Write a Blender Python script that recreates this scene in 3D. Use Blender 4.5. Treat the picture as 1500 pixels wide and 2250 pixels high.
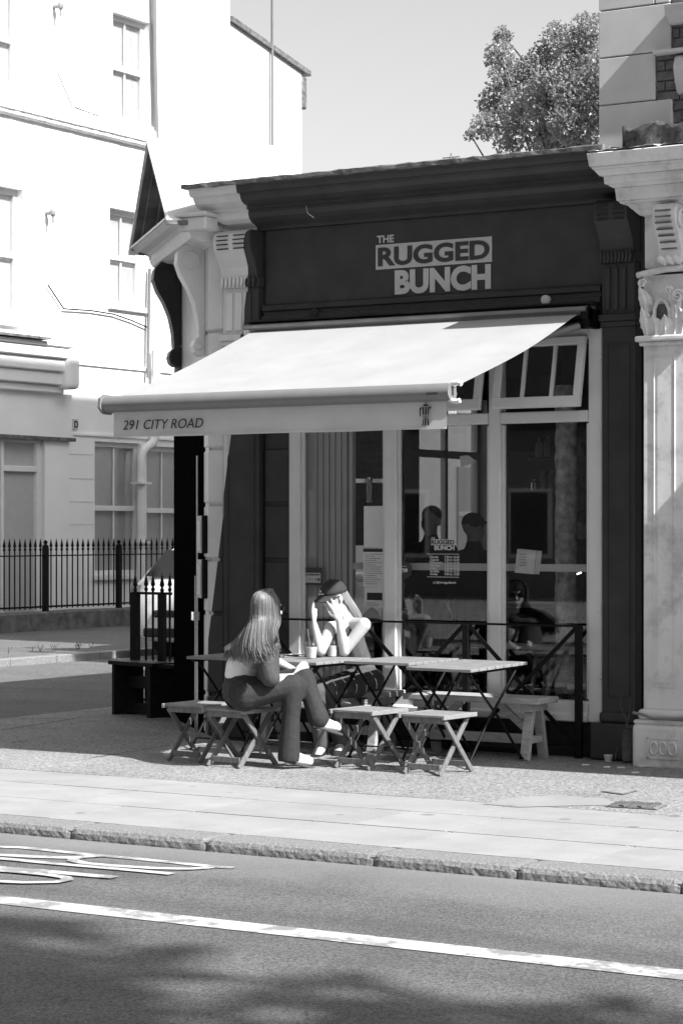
import bpy, bmesh, math, random
from mathutils import Vector, Matrix
random.seed(7)
for _o in list(bpy.data.objects): bpy.data.objects.remove(_o)
scene = bpy.context.scene
COL = scene.collection
R2 = math.sqrt(.5)

# ------------------------------------------------------------------ camera, sky, sun, exposure
F, HZ, D, H = 5000., 1165., 15.261, 1.68
TH = math.radians(31.592)
cs, sn = math.cos(TH), math.sin(TH)
cam_d = bpy.data.cameras.new('camera'); cam = bpy.data.objects.new('camera', cam_d); COL.objects.link(cam)
cam.location = (0, -D, H); cam.rotation_euler = (math.pi/2, 0, TH)
cam_d.sensor_fit = 'HORIZONTAL'; cam_d.sensor_width = 36; cam_d.lens = F/1500*36
cam_d.shift_y = 40/1500; cam_d.clip_start = .1; cam_d.clip_end = 400
scene.camera = cam
SUN = Vector((1.08, -.165, 1)).normalized()
w = bpy.data.worlds.new('World'); scene.world = w; w.use_nodes = True
nt = w.node_tree; nt.nodes.clear()
sky = nt.nodes.new('ShaderNodeTexSky'); sky.sky_type = 'NISHITA'; sky.sun_disc = False
sky.sun_elevation = math.asin(SUN.z); sky.sun_rotation = math.atan2(SUN.x, SUN.y)
sky.air_density = 1.0; sky.dust_density = 2.5
bw = nt.nodes.new('ShaderNodeRGBToBW'); bg = nt.nodes.new('ShaderNodeBackground'); wo = nt.nodes.new('ShaderNodeOutputWorld')
bg.inputs['Strength'].default_value = .122
nt.links.new(sky.outputs[0], bw.inputs[0]); nt.links.new(bw.outputs[0], bg.inputs[0]); nt.links.new(bg.outputs[0], wo.inputs[0])
sl = bpy.data.lights.new('sun', 'SUN'); sl.energy = 5.0; sl.angle = math.radians(.53); sl.color = (1, 1, 1)
so = bpy.data.objects.new('sun', sl); COL.objects.link(so); so.rotation_euler = SUN.to_track_quat('Z', 'Y').to_euler(); so.location = (20, -3, 20)
scene.render.engine = 'CYCLES'
scene.view_settings.view_transform = 'Standard'; scene.view_settings.look = 'None'
scene.view_settings.gamma = 1; scene.view_settings.use_curve_mapping = False
scene.view_settings.exposure = 1.0
scene.cycles.max_bounces = 8; scene.cycles.transparent_max_bounces = 16

# ------------------------------------------------------------------ measuring: a photo pixel on a known plane -> metres
def ray(px, py):
    u = (px-750)/F; return (u*cs-sn, u*sn+cs, (HZ-py)/F)
def PY(px, py, y=0.):
    a = ray(px, py); t = (y+D)/a[1]; return Vector((a[0]*t, y, H+a[2]*t))
def PZ(px, py, z=0.):
    a = ray(px, py); t = (z-H)/a[2]; return Vector((a[0]*t, a[1]*t-D, z))
def PX(px, py, x):
    a = ray(px, py); t = x/a[0]; return Vector((x, a[1]*t-D, H+a[2]*t))

# ------------------------------------------------------------------ materials (a black and white place: greys only)
MATS = {}
def mat(name, v, rough=.6, var=.12, scale=6., bump=0., bscale=80., spec=.4, metal=0., detail=6., dirt=0., dscale=2.5, dv=.5, stretch=None, spots=0., dpos=(.52,.72)):
    if name in MATS: return MATS[name]
    m = bpy.data.materials.new(name); m.use_nodes = True; n = m.node_tree.nodes; L = m.node_tree.links
    b = n['Principled BSDF']; b.inputs['Roughness'].default_value = rough; b.inputs['Metallic'].default_value = metal
    b.inputs['Specular IOR Level'].default_value = spec
    tc = n.new('ShaderNodeTexCoord'); src = tc.outputs['Object']
    if stretch:
        mp = n.new('ShaderNodeMapping'); mp.inputs['Scale'].default_value = stretch; L.new(src, mp.inputs[0]); src = mp.outputs[0]
    nz = n.new('ShaderNodeTexNoise'); nz.inputs['Scale'].default_value = scale; nz.inputs['Detail'].default_value = detail
    L.new(src, nz.inputs['Vector'])
    cr = n.new('ShaderNodeValToRGB'); e = cr.color_ramp.elements
    lo, hi = v*(1-var), min(1, v*(1+var))
    e[0].position = .3; e[0].color = (lo, lo, lo, 1); e[1].position = .7; e[1].color = (hi, hi, hi, 1)
    L.new(nz.outputs['Fac'], cr.inputs[0]); col = cr.outputs[0]
    if dirt:
        n2 = n.new('ShaderNodeTexNoise'); n2.inputs['Scale'].default_value = dscale; n2.inputs['Detail'].default_value = 10; n2.inputs['Roughness'].default_value = .7
        L.new(src, n2.inputs['Vector'])
        r2 = n.new('ShaderNodeValToRGB'); r2.color_ramp.elements[0].position = dpos[0]; r2.color_ramp.elements[1].position = dpos[1]
        r2.color_ramp.elements[0].color = (0, 0, 0, 1); r2.color_ramp.elements[1].color = (dirt, dirt, dirt, 1)
        L.new(n2.outputs['Fac'], r2.inputs[0])
        mx = n.new('ShaderNodeMixRGB'); mx.inputs[2].default_value = (v*dv, v*dv, v*dv, 1)
        L.new(r2.outputs[0], mx.inputs[0]); L.new(col, mx.inputs[1]); col = mx.outputs[0]
    if spots:
        vo = n.new('ShaderNodeTexVoronoi'); vo.inputs['Scale'].default_value = spots; L.new(src, vo.inputs['Vector'])
        r3 = n.new('ShaderNodeValToRGB'); r3.color_ramp.elements[0].position = .07; r3.color_ramp.elements[1].position = .12
        r3.color_ramp.elements[0].color = (.55,.55,.55,1); r3.color_ramp.elements[1].color = (0,0,0,1)
        L.new(vo.outputs['Distance'], r3.inputs[0]); m3 = n.new('ShaderNodeMixRGB'); m3.inputs[2].default_value = (v*.35,)*3+(1,)
        L.new(r3.outputs[0], m3.inputs[0]); L.new(col, m3.inputs[1]); col = m3.outputs[0]
    L.new(col, b.inputs['Base Color'])
    if bump:
        n3 = n.new('ShaderNodeTexNoise'); n3.inputs['Scale'].default_value = bscale; n3.inputs['Detail'].default_value = 4
        L.new(src, n3.inputs['Vector'])
        bp = n.new('ShaderNodeBump'); bp.inputs['Strength'].default_value = min(1, bump); bp.inputs['Distance'].default_value = .01
        L.new(n3.outputs['Fac'], bp.inputs['Height']); L.new(bp.outputs[0], b.inputs['Normal'])
    MATS[name] = m; return m

def glass(name, tint=.9, lo=.06, dark=0.):
    m = bpy.data.materials.new(name); m.use_nodes = True; n = m.node_tree.nodes; L = m.node_tree.links; n.clear()
    o = n.new('ShaderNodeOutputMaterial'); mx = n.new('ShaderNodeMixShader'); t = n.new('ShaderNodeBsdfTransparent'); g = n.new('ShaderNodeBsdfGlossy')
    g.inputs['Roughness'].default_value = .015; t.inputs[0].default_value = (tint, tint, tint, 1)
    fr = n.new('ShaderNodeFresnel'); ge = n.new('ShaderNodeNewGeometry'); mr = n.new('ShaderNodeMapRange')
    mr.inputs[3].default_value = 1.52; mr.inputs[4].default_value = 1/1.52      # thin sheet: the same reflection from both faces
    L.new(ge.outputs['Backfacing'], mr.inputs[0]); L.new(mr.outputs[0], fr.inputs[0])
    ma = n.new('ShaderNodeMath'); ma.operation = 'ADD'; ma.inputs[1].default_value = lo; ma.use_clamp = True
    L.new(fr.outputs[0], ma.inputs[0]); L.new(ma.outputs[0], mx.inputs[0]); L.new(t.outputs[0], mx.inputs[1]); L.new(g.outputs[0], mx.inputs[2]); L.new(mx.outputs[0], o.inputs[0])
    MATS[name] = m; return m

def aggregate(name, v, grain, var, stones=0., patch=.12, rough=.9, kerb_light=0., wear=0.):
    """tarmac and road: coarse grit in colour and relief"""
    m = bpy.data.materials.new(name); m.use_nodes = True; n = m.node_tree.nodes; L = m.node_tree.links
    b = n['Principled BSDF']; b.inputs['Roughness'].default_value = rough; b.inputs['Specular IOR Level'].default_value = .25
    tc = n.new('ShaderNodeTexCoord'); src = tc.outputs['Object']
    vo = n.new('ShaderNodeTexVoronoi'); vo.inputs['Scale'].default_value = grain; L.new(src, vo.inputs['Vector'])
    nz = n.new('ShaderNodeTexNoise'); nz.inputs['Scale'].default_value = grain*.8; nz.inputs['Detail'].default_value = 8; nz.inputs['Roughness'].default_value = .75; L.new(src, nz.inputs['Vector'])
    bwn = n.new('ShaderNodeRGBToBW'); L.new(vo.outputs['Color'], bwn.inputs[0])
    mm = n.new('ShaderNodeMath'); mm.operation = 'ADD'; L.new(bwn.outputs[0], mm.inputs[0]); L.new(nz.outputs['Fac'], mm.inputs[1])
    cr = n.new('ShaderNodeValToRGB'); e = cr.color_ramp.elements
    e[0].position = .25; e[0].color = (v*(1-var),)*3+(1,); e[1].position = .8; e[1].color = (v*(1+var),)*3+(1,)
    if stones:
        e2 = cr.color_ramp.elements.new(.93); e2.color = (v*(1+var+stones),)*3+(1,)
    hm = n.new('ShaderNodeMath'); hm.operation = 'MULTIPLY'; hm.inputs[1].default_value = .56; L.new(mm.outputs[0], hm.inputs[0]); L.new(hm.outputs[0], cr.inputs[0])
    np_ = n.new('ShaderNodeTexNoise'); np_.inputs['Scale'].default_value = 1.1; np_.inputs['Detail'].default_value = 6; L.new(src, np_.inputs['Vector'])
    pr = n.new('ShaderNodeMapRange'); pr.inputs[1].default_value = .38; pr.inputs[2].default_value = .62; pr.inputs[3].default_value = 1-patch; pr.inputs[4].default_value = 1+patch
    L.new(np_.outputs['Fac'], pr.inputs[0])
    mps = n.new('ShaderNodeMapping'); mps.inputs['Scale'].default_value = (.12, 1.6, 1); L.new(src, mps.inputs[0]); nst = n.new('ShaderNodeTexNoise'); nst.inputs['Scale'].default_value = 1.3; nst.inputs['Detail'].default_value = 7; L.new(mps.outputs[0], nst.inputs['Vector'])
    av = n.new('ShaderNodeMath'); av.operation = 'MULTIPLY_ADD'; av.inputs[1].default_value = .5; L.new(nst.outputs['Fac'], av.inputs[0]); hf = n.new('ShaderNodeMath'); hf.operation = 'MULTIPLY'; hf.inputs[1].default_value = .5; L.new(np_.outputs['Fac'], hf.inputs[0]); L.new(hf.outputs[0], av.inputs[2]); L.new(av.outputs[0], pr.inputs[0])
    mx = n.new('ShaderNodeMixRGB'); mx.blend_type = 'MULTIPLY'; mx.inputs[0].default_value = 1; L.new(cr.outputs[0], mx.inputs[1]); L.new(pr.outputs[0], mx.inputs[2])
    col = mx.outputs[0]
    if kerb_light:      # dust that gathers along the gutter
        sp = n.new('ShaderNodeSeparateXYZ'); L.new(src, sp.inputs[0])
        g = n.new('ShaderNodeMapRange'); g.inputs[1].default_value = -5.9; g.inputs[2].default_value = -5.15; g.inputs[3].default_value = 0; g.inputs[4].default_value = kerb_light
        ad = n.new('ShaderNodeMath'); ad.operation = 'MULTIPLY_ADD'; ad.inputs[1].default_value = .7; L.new(np_.outputs['Fac'], ad.inputs[0]); L.new(sp.outputs['Y'], ad.inputs[2])
        ad2 = n.new('ShaderNodeMath'); ad2.operation = 'SUBTRACT'; ad2.inputs[1].default_value = .35; L.new(ad.outputs[0], ad2.inputs[0]); L.new(ad2.outputs[0], g.inputs[0])
        m2 = n.new('ShaderNodeMixRGB'); m2.inputs[2].default_value = (v*2.1,)*3+(1,); L.new(g.outputs[0], m2.inputs[0]); L.new(col, m2.inputs[1]); col = m2.outputs[0]
    L.new(col, b.inputs['Base Color'])
    bp = n.new('ShaderNodeBump'); bp.inputs['Strength'].default_value = .9; bp.inputs['Distance'].default_value = .006
    L.new(mm.outputs[0], bp.inputs['Height']); L.new(bp.outputs[0], b.inputs['Normal'])
    MATS[name] = m; return m

def two_tone(name, dark, light, rough=.42):
    """the café's paint: dark front, pale corner, cut along a slanting line"""
    m = bpy.data.materials.new(name); m.use_nodes = True; n = m.node_tree.nodes; L = m.node_tree.links
    b = n['Principled BSDF']; b.inputs['Roughness'].default_value = rough; b.inputs['Specular IOR Level'].default_value = .22
    ge = n.new('ShaderNodeNewGeometry'); sp = n.new('ShaderNodeSeparateXYZ'); L.new(ge.outputs['Position'], sp.inputs[0])
    # edge: x = -10.225 + .147*(z-3.67)
    ma = n.new('ShaderNodeMath'); ma.operation = 'MULTIPLY_ADD'; ma.inputs[1].default_value = -.147; ma.inputs[2].default_value = 10.225+.147*3.67
    L.new(sp.outputs['Z'], ma.inputs[0])
    ad = n.new('ShaderNodeMath'); ad.operation = 'ADD'; L.new(ma.outputs[0], ad.inputs[0]); L.new(sp.outputs['X'], ad.inputs[1])
    st = n.new('ShaderNodeMath'); st.operation = 'GREATER_THAN'; st.inputs[1].default_value = 0; L.new(ad.outputs[0], st.inputs[0])
    nz = n.new('ShaderNodeTexNoise'); nz.inputs['Scale'].default_value = 5; nz.inputs['Detail'].default_value = 8; L.new(ge.outputs['Position'], nz.inputs['Vector'])
    r1 = n.new('ShaderNodeMapRange'); r1.inputs[1].default_value = .3; r1.inputs[2].default_value = .7; r1.inputs[3].default_value = light*.92; r1.inputs[4].default_value = light*1.05
    r2 = n.new('ShaderNodeMapRange'); r2.inputs[1].default_value = .3; r2.inputs[2].default_value = .7; r2.inputs[3].default_value = dark*.85; r2.inputs[4].default_value = dark*1.15
    L.new(nz.outputs['Fac'], r1.inputs[0]); L.new(nz.outputs['Fac'], r2.inputs[0])
    mx = n.new('ShaderNodeMixRGB'); L.new(st.outputs[0], mx.inputs[0]); L.new(r1.outputs[0], mx.inputs[1]); L.new(r2.outputs[0], mx.inputs[2]); L.new(mx.outputs[0], b.inputs['Base Color'])
    bp = n.new('ShaderNodeBump'); bp.inputs['Strength'].default_value = .12; bp.inputs['Distance'].default_value = .01
    n3 = n.new('ShaderNodeTexNoise'); n3.inputs['Scale'].default_value = 45; L.new(ge.outputs['Position'], n3.inputs['Vector']); L.new(n3.outputs['Fac'], bp.inputs['Height']); L.new(bp.outputs[0], b.inputs['Normal'])
    MATS[name] = m; return m

def hair_streak(name, lo, hi):
    m = mat(name, (lo+hi)/2, .42, (hi-lo)/(hi+lo), 26, .35, 60, stretch=(5,5,.35)); return m

def hair_mat(name, v, v2=None):
    m = bpy.data.materials.new(name); m.use_nodes = True; n = m.node_tree.nodes; L = m.node_tree.links
    b = n['Principled BSDF']; b.inputs['Roughness'].default_value = .42; b.inputs['Specular IOR Level'].default_value = .3
    oi = n.new('ShaderNodeNewGeometry'); cr = n.new('ShaderNodeValToRGB'); e = cr.color_ramp.elements
    v2 = v2 or v*2.2
    e[0].color = (v*.6,)*3+(1,); e[1].color = (v2,)*3+(1,)
    L.new(oi.outputs['Random Per Island'], cr.inputs[0]); L.new(cr.outputs[0], b.inputs['Base Color'])
    MATS[name] = m; return m

M_paint = two_tone('cafe paint', .046, .64)
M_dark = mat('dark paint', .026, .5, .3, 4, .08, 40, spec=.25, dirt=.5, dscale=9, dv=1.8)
M_frame = mat('white frame paint', .66, .45, .07, 5, .05, 60, dirt=.25, dscale=5, dv=.7)
M_glass = glass('shop glass', .92, .02)
M_hglass = glass('house glass', .93, .0)
M_black = mat('black metal', .006, .5, .3, 20, .1, 120, spec=.15)
M_matte = mat('matte black shutter', .006, 1., .3, 20, .1, 120, spec=0.)
M_blackw = mat('black painted board', .008, .6, .4, 9, .1, 50, spec=.15)
M_wood = mat('weathered slats', .22, .65, .3, 9, .25, 60, stretch=(1, 9, 9))
M_leg = mat('oiled wood legs', .14, .6, .3, 9, .2, 60, stretch=(9, 9, 1.2))
M_pine = mat('raw pine', .36, .65, .2, 7, .15, 40, stretch=(1.5, 8, 8), dirt=.4, dscale=6, dv=.6)
M_awn = mat('awning fabric', .32, .9, .05, 3, .15, 300, dirt=.5, dscale=2.5, dv=.82)
M_val = mat('valance fabric', .50, .9, .06, 4, .15, 300)
M_alu = mat('grey aluminium', .17, .42, .06, 8, .03, 100)
M_white = mat('white render', .88, .85, .04, 1.5, .15, 30, dirt=.10, dscale=1.2, dv=.75)
M_whitew = mat('worn white render', .7, .85, .12, 4, .3, 30, dirt=.75, dscale=7, dv=.38)
M_sash = mat('white sash paint', .74, .5, .05, 6)
M_blind = mat('window blind', .72, .7, .1, 8)
M_neigh = mat('pale stone paint', .66, .75, .08, 5, .12, 22, dirt=.8, dscale=4, dv=.6, dpos=(.5,.66))
M_quoin = mat('quoin stone', .46, .8, .10, 3, .07, 70, dirt=.25, dscale=4, dv=.8)
M_brick = mat('dark brick', .10, .85, .45, 14, .5, 60)
M_mortar = mat('mortar', .16, .9, .2, 20)
M_felt = mat('roof felt', .035, .8, .5, 14, .6, 40)
M_lead = mat('lead flashing', .12, .6, .6, 12, .6, 50)
M_roofw = mat('white roof sheet', .8, .7, .06, 3, .25, 16, dirt=.6, dscale=4, dv=.35)
M_slab = mat('paving stone', .272, .85, .10, 2.5, .3, 60, dirt=.6, dscale=2.2, dv=.72, spots=2.6)
M_slab2 = mat('paving stone light', .281, .85, .10, 2.5, .3, 60, dirt=.5, dscale=2.4, dv=.75, spots=2.1)
M_slab3 = mat('paving stone dark', .256, .85, .10, 2.5, .3, 60, dirt=.6, dscale=2, dv=.72, spots=3.1)
M_granite = mat('granite kerb', .19, .8, .35, 70, .8, 45, dirt=.4, dscale=9, dv=.5)
M_joint = mat('joint sand', .10, .95, .3, 30)
M_tarmac = aggregate('footway tarmac', .215, 75, .7, stones=.7)
M_road = aggregate('road asphalt', .105, 115, .65, stones=.5, patch=.2, kerb_light=.75)
M_street = aggregate('side street asphalt', .115, 60, .5, stones=.4)
M_line = mat('road paint', .42, .85, .2, 7, .4, 90, dirt=.85, dscale=4.5, dv=.42, dpos=(.50,.56))
M_bulb = bpy.data.materials.new('lit bulb'); M_bulb.use_nodes = True; M_bulb.node_tree.nodes['Principled BSDF'].inputs['Emission Color'].default_value = (1,1,1,1); M_bulb.node_tree.nodes['Principled BSDF'].inputs['Emission Strength'].default_value = 3
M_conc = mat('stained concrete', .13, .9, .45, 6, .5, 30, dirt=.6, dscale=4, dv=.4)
M_iron = mat('cast iron', .24, .7, .3, 30, .4, 60)
M_sign = mat('sign grey', .45, .6, .05, 8)
M_signd = mat('sign dark', .035, .5, .1, 8)
M_ink = mat('black ink', .02, .7, .05, 5)
M_paper = mat('paper', .62, .8, .04, 8)
M_paperg = mat('grey print', .28, .8, .5, 30)
M_dimp = mat('sticker white', .55, .7, .04, 5)
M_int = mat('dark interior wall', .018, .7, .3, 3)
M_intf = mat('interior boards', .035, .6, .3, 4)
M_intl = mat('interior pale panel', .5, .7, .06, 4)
M_cabinet = mat('interior timber', .12, .6, .3, 5, stretch=(1, 1, 4))
M_bark = mat('rough post bark', .42, .9, .6, 14, 1., 30)
M_chrome = mat('steel', .5, .2, .1, 8, metal=1.)
M_skin = mat('skin', .46, .55, .05, 8, .05, 120, spec=.35)
M_denim = mat('dark denim', .024, .85, .25, 40, .35, 90)
M_grey = mat('charcoal cloth', .075, .85, .18, 20, .3, 70)
M_tank = mat('dark grey tank', .075, .8, .15, 20, .2, 60)
M_cotton = mat('white cotton', .78, .9, .05, 20, .35, 40)
M_jacket = mat('dark shirt', .055, .85, .2, 18, .3, 50)
M_blackc = mat('black cloth', .012, .9, .3, 20)
M_shoe = mat('white leather', .62, .5, .08, 20)
M_sole = mat('sole', .05, .7, .1, 10)
M_hair = hair_mat('long hair', .10, .22)
M_hair2 = hair_mat('fair hair', .42, .55)
M_hairb = mat('short dark hair', .02, .6, .4, 60, .5, 90)
M_cap = mat('faded cap', .034, .85, .15, 14, .2, 150)
M_lens = mat('sunglass', .008, .1, .1, 5)
M_lip = mat('lip', .3, .5, .05, 5)
M_cup = glass('clear plastic', .93, .04)
M_drink = mat('iced drink', .58, .5, .15, 14)
M_straw = mat('straw', .12, .5, .1, 5)
M_car = mat('silver car paint', .72, .22, .03, 3, spec=.6)
M_cglass = mat('car glass', .02, .06, .1, 3, spec=.7)
M_rubber = mat('rubber', .02, .8, .2, 20)
M_leaf = mat('leaf', .24, .28, .5, 3, spec=.8)
_n = M_leaf.node_tree.nodes; _l = M_leaf.node_tree.links      # thin leaves let light through
_t = _n.new('ShaderNodeBsdfTranslucent'); _t.inputs[0].default_value = (.36,.36,.36,1); _m = _n.new('ShaderNodeMixShader'); _m.inputs[0].default_value = .4
_l.new(_n['Principled BSDF'].outputs[0], _m.inputs[1]); _l.new(_t.outputs[0], _m.inputs[2]); _l.new(_m.outputs[0], _n['Material Output'].inputs[0])
M_leafd = mat('street tree leaf', .06, .5, .3, 3)
M_trunk = mat('bark', .10, .9, .4, 10, .8, 25)
M_litter = mat('litter', .6, .8, .1, 10)
M_weed = mat('weed stem', .09, .8, .3, 20)
M_backb = mat('stock brick wall', .2, .9, .25, 12, .4, 30)

# ------------------------------------------------------------------ building kit
class MB:
    def __init__(s): s.v = []; s.f = []
    def add(s, vs, fs):
        k = len(s.v); s.v += [tuple(x) for x in vs]; s.f += [tuple(i+k for i in q) for q in fs]; return s
    def box(s, x0, x1, y0, y1, z0, z1):
        return s.add([(x0,y0,z0),(x1,y0,z0),(x1,y1,z0),(x0,y1,z0),(x0,y0,z1),(x1,y0,z1),(x1,y1,z1),(x0,y1,z1)],
                     [(0,3,2,1),(4,5,6,7),(0,1,5,4),(1,2,6,5),(2,3,7,6),(3,0,4,7)])
    def obox(s, c, ax, ay, az):
        c, ax, ay, az = map(Vector, (c, ax, ay, az)); vs = []
        for k in (-1, 1):
            for i, j in ((-1,-1),(1,-1),(1,1),(-1,1)): vs.append(c+ax*i+ay*j+az*k)
        return s.add(vs, [(0,3,2,1),(4,5,6,7),(0,1,5,4),(1,2,6,5),(2,3,7,6),(3,0,4,7)])
    def bar(s, p, q, a, b=None, up=(0,0,1)):
        """rectangular bar from p to q, a wide, b deep"""
        p, q = Vector(p), Vector(q); b = b or a; d = (q-p); L = d.length; d.normalize()
        up = Vector(up)
        if abs(d.dot(up)) > .97: up = Vector((0,1,0))
        sx = d.cross(up).normalized(); sy = sx.cross(d).normalized()
        return s.obox((p+q)/2, d*(L/2), sx*(a/2), sy*(b/2))
    def tube(s, pts, r, n=8, cap=True):
        pts = [Vector(p) for p in pts]; rs = r if isinstance(r, (list, tuple)) else [r]*len(pts)
        rings = []; prev = None
        for i, p in enumerate(pts):
            d = (pts[min(i+1, len(pts)-1)]-pts[max(i-1, 0)]).normalized()
            if prev is None:
                u = d.cross(Vector((0,0,1)) if abs(d.z) < .9 else Vector((1,0,0))).normalized()
            else:
                u = (prev-d*prev.dot(d)); u = u.normalized() if u.length > 1e-6 else d.orthogonal().normalized()
            prev = u; v = d.cross(u)
            rings.append([p+(u*math.cos(2*math.pi*k/n)+v*math.sin(2*math.pi*k/n))*rs[i] for k in range(n)])
        vs = [x for rg in rings for x in rg]; fs = []
        for i in range(len(rings)-1):
            for k in range(n): fs.append((i*n+k, i*n+(k+1)%n, (i+1)*n+(k+1)%n, (i+1)*n+k))
        if cap: fs.append(tuple(range(n))[::-1]); fs.append(tuple((len(rings)-1)*n+k for k in range(n)))
        return s.add(vs, fs)
    def lathe(s, prof, c=(0,0,0), n=16, ax=None):
        """prof: (r, h) along +z (or along ax)"""
        c = Vector(c); az = Vector(ax).normalized() if ax else Vector((0,0,1)); u = az.orthogonal().normalized(); v = az.cross(u)
        vs = []; fs = []
        for r, h in prof:
            for k in range(n):
                t = 2*math.pi*k/n; vs.append(c+az*h+(u*math.cos(t)+v*math.sin(t))*max(r, 1e-4))
        for i in range(len(prof)-1):
            for k in range(n): fs.append((i*n+k, i*n+(k+1)%n, (i+1)*n+(k+1)%n, (i+1)*n+k))
        fs.append(tuple(range(n))[::-1]); fs.append(tuple((len(prof)-1)*n+k for k in range(n)))
        return s.add(vs, fs)
    def ball(s, c, r, n=12, m=8, sc=(1,1,1), rot=None):
        vs = []; fs = []; c = Vector(c)
        for i in range(1, m):
            a = math.pi*i/m
            for k in range(n):
                t = 2*math.pi*k/n; p = Vector((r*sc[0]*math.sin(a)*math.cos(t), r*sc[1]*math.sin(a)*math.sin(t), r*sc[2]*math.cos(a)))
                if rot: p = rot @ p
                vs.append(c+p)
        top = Vector((0,0,r*sc[2])); bot = -top
        if rot: top = rot @ top; bot = rot @ bot
        vs += [c+top, c+bot]; T = len(vs)-2
        for i in range(m-2):
            for k in range(n): fs.append((i*n+k, (i+1)*n+k, (i+1)*n+(k+1)%n, i*n+(k+1)%n))
        for k in range(n):
            fs.append((T, k, (k+1)%n)); fs.append((T+1, (m-2)*n+(k+1)%n, (m-2)*n+k))
        return s.add(vs, fs)
    def prism(s, poly, o, u, v, wv):
        """2-d outline poly in (u, v) at o, pushed along the vector wv"""
        o, u, v, wv = map(Vector, (o, u, v, wv)); n = len(poly)
        a = [o+u*p[0]+v*p[1] for p in poly]; b = [p+wv for p in a]
        return s.add(a+b, [tuple(range(n))[::-1], tuple(range(n, 2*n))]+[(i, (i+1)%n, n+(i+1)%n, n+i) for i in range(n)])
    def sweepx(s, prof, x0, x1):
        """closed (y,z) section pushed along x"""
        return s.prism(prof, (x0,0,0), (0,1,0), (0,0,1), (x1-x0,0,0))
    def quad(s, a, b, c, d): return s.add([a,b,c,d], [(0,1,2,3)])
    def build(s, name, m, parent=None, bevel=0., smooth=False, label=None, kind=None, segs=1, sub=0):
        me = bpy.data.meshes.new(name)
        org = root_loc(parent)
        me.from_pydata([(x-org[0], y-org[1], z-org[2]) for x, y, z in s.v], [], s.f)
        bm = bmesh.new(); bm.from_mesh(me); bmesh.ops.recalc_face_normals(bm, faces=bm.faces); bm.to_mesh(me); bm.free()
        if smooth:
            for p in me.polygons: p.use_smooth = True
        me.materials.append(m)
        o = bpy.data.objects.new(name, me); COL.objects.link(o)
        if parent: o.parent = parent
        if bevel:
            b = o.modifiers.new('bevel', 'BEVEL'); b.width = bevel; b.segments = segs; b.limit_method = 'ANGLE'; b.angle_limit = math.radians(35)
        if sub:
            b = o.modifiers.new('sub', 'SUBSURF'); b.levels = sub; b.render_levels = sub
        if smooth and hasattr(me, 'set_sharp_from_angle'): me.set_sharp_from_angle(angle=math.radians(50))
        if label: o['label'] = label
        if kind: o['kind'] = kind
        return o
def root_loc(p):
    v = Vector((0,0,0))
    while p is not None: v += p.location; p = p.parent
    return v
def thing(name, label, cat, loc=(0,0,0), group=None, rz=0.):
    o = bpy.data.objects.new(name, None); COL.objects.link(o); o.location = loc; o.rotation_euler = (0,0,rz)
    o.empty_display_size = .1; o['label'] = label; o['category'] = cat
    if group: o['group'] = group
    return o
def tag(o, label, cat, group=None):
    o['label'] = label; o['category'] = cat
    if group: o['group'] = group
    return o
def struct(o, kind='structure'): o['kind'] = kind; return o
def dup(root, loc, rz, label, group=None):
    """copy of a thing with copies of its parts and sub-parts"""
    r = root.copy(); COL.objects.link(r); r.location = loc; r.rotation_euler = (0,0,rz); r['label'] = label
    if group: r['group'] = group
    for ch in list(root.children):
        c = ch.copy(); COL.objects.link(c); c.parent = r
        for g in list(ch.children):
            d = g.copy(); COL.objects.link(d); d.parent = c
    return r
def inst(o, dx, parent, name=None):
    """another piece like o, moved by dx, sharing its mesh"""
    c = o.copy(); COL.objects.link(c); c.location = Vector(o.location)+Vector(dx); c.parent = parent; return c
def text(name, s, o, u, v, size, m, parent, ext=.002, bold=0., shear=0., align='LEFT', squash=1.):
    """flat lettering standing on the plane (u right, v up) at o"""
    cu = bpy.data.curves.new('t', 'FONT'); cu.body = s; cu.size = size; cu.extrude = ext; cu.offset = bold; cu.shear = shear; cu.align_x = align; cu.resolution_u = 4
    t = bpy.data.objects.new('t', cu); COL.objects.link(t)
    bpy.context.view_layer.update()
    me = bpy.data.meshes.new_from_object(t.evaluated_get(bpy.context.evaluated_depsgraph_get()))
    bpy.data.objects.remove(t); bpy.data.curves.remove(cu)
    o, u, v = Vector(o)-root_loc(parent), Vector(u).normalized(), Vector(v).normalized(); n = u.cross(v)
    for q in me.vertices: q.co = o+u*q.co.x*squash+v*q.co.y+n*q.co.z
    me.materials.clear(); me.materials.append(m); me.name = name
    ob = bpy.data.objects.new(name, me); COL.objects.link(ob)
    if parent: ob.parent = parent
    return ob
def skinmesh(name, caps, m, parent, voxel=.007, smooth=3, balls=(), label=None, rnd=0.):
    """one continuous surface from tapered limbs (p, r, q, s) and balls (c, r, (sx,sy,sz), rot)"""
    b = MB()
    for p, r, q, s_ in caps:
        p, q = Vector(p), Vector(q); L = (q-p).length
        n = max(2, int(L/(.5*max(r, s_)))+1)
        b.tube([p.lerp(q, i/n) for i in range(n+1)], [r+(s_-r)*i/n for i in range(n+1)], 12)
        b.ball(p, r, 12, 8); b.ball(q, s_, 12, 8)
    for c, r, sc, rot in balls: b.ball(c, r, 16, 12, sc, rot)
    o = b.build(name, m, parent)
    rm = o.modifiers.new('r', 'REMESH'); rm.mode = 'VOXEL'; rm.voxel_size = voxel
    if smooth:
        sm = o.modifiers.new('s', 'SMOOTH'); sm.iterations = smooth; sm.factor = .5
    bpy.context.view_layer.update()
    me = bpy.data.meshes.new_from_object(o.evaluated_get(bpy.context.evaluated_depsgraph_get()))
    me.name = name; old = o.data; o.modifiers.clear(); o.data = me; bpy.data.meshes.remove(old)
    for p in me.polygons: p.use_smooth = True
    me.materials.clear(); me.materials.append(m)
    if label: o['label'] = label
    return o
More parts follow.
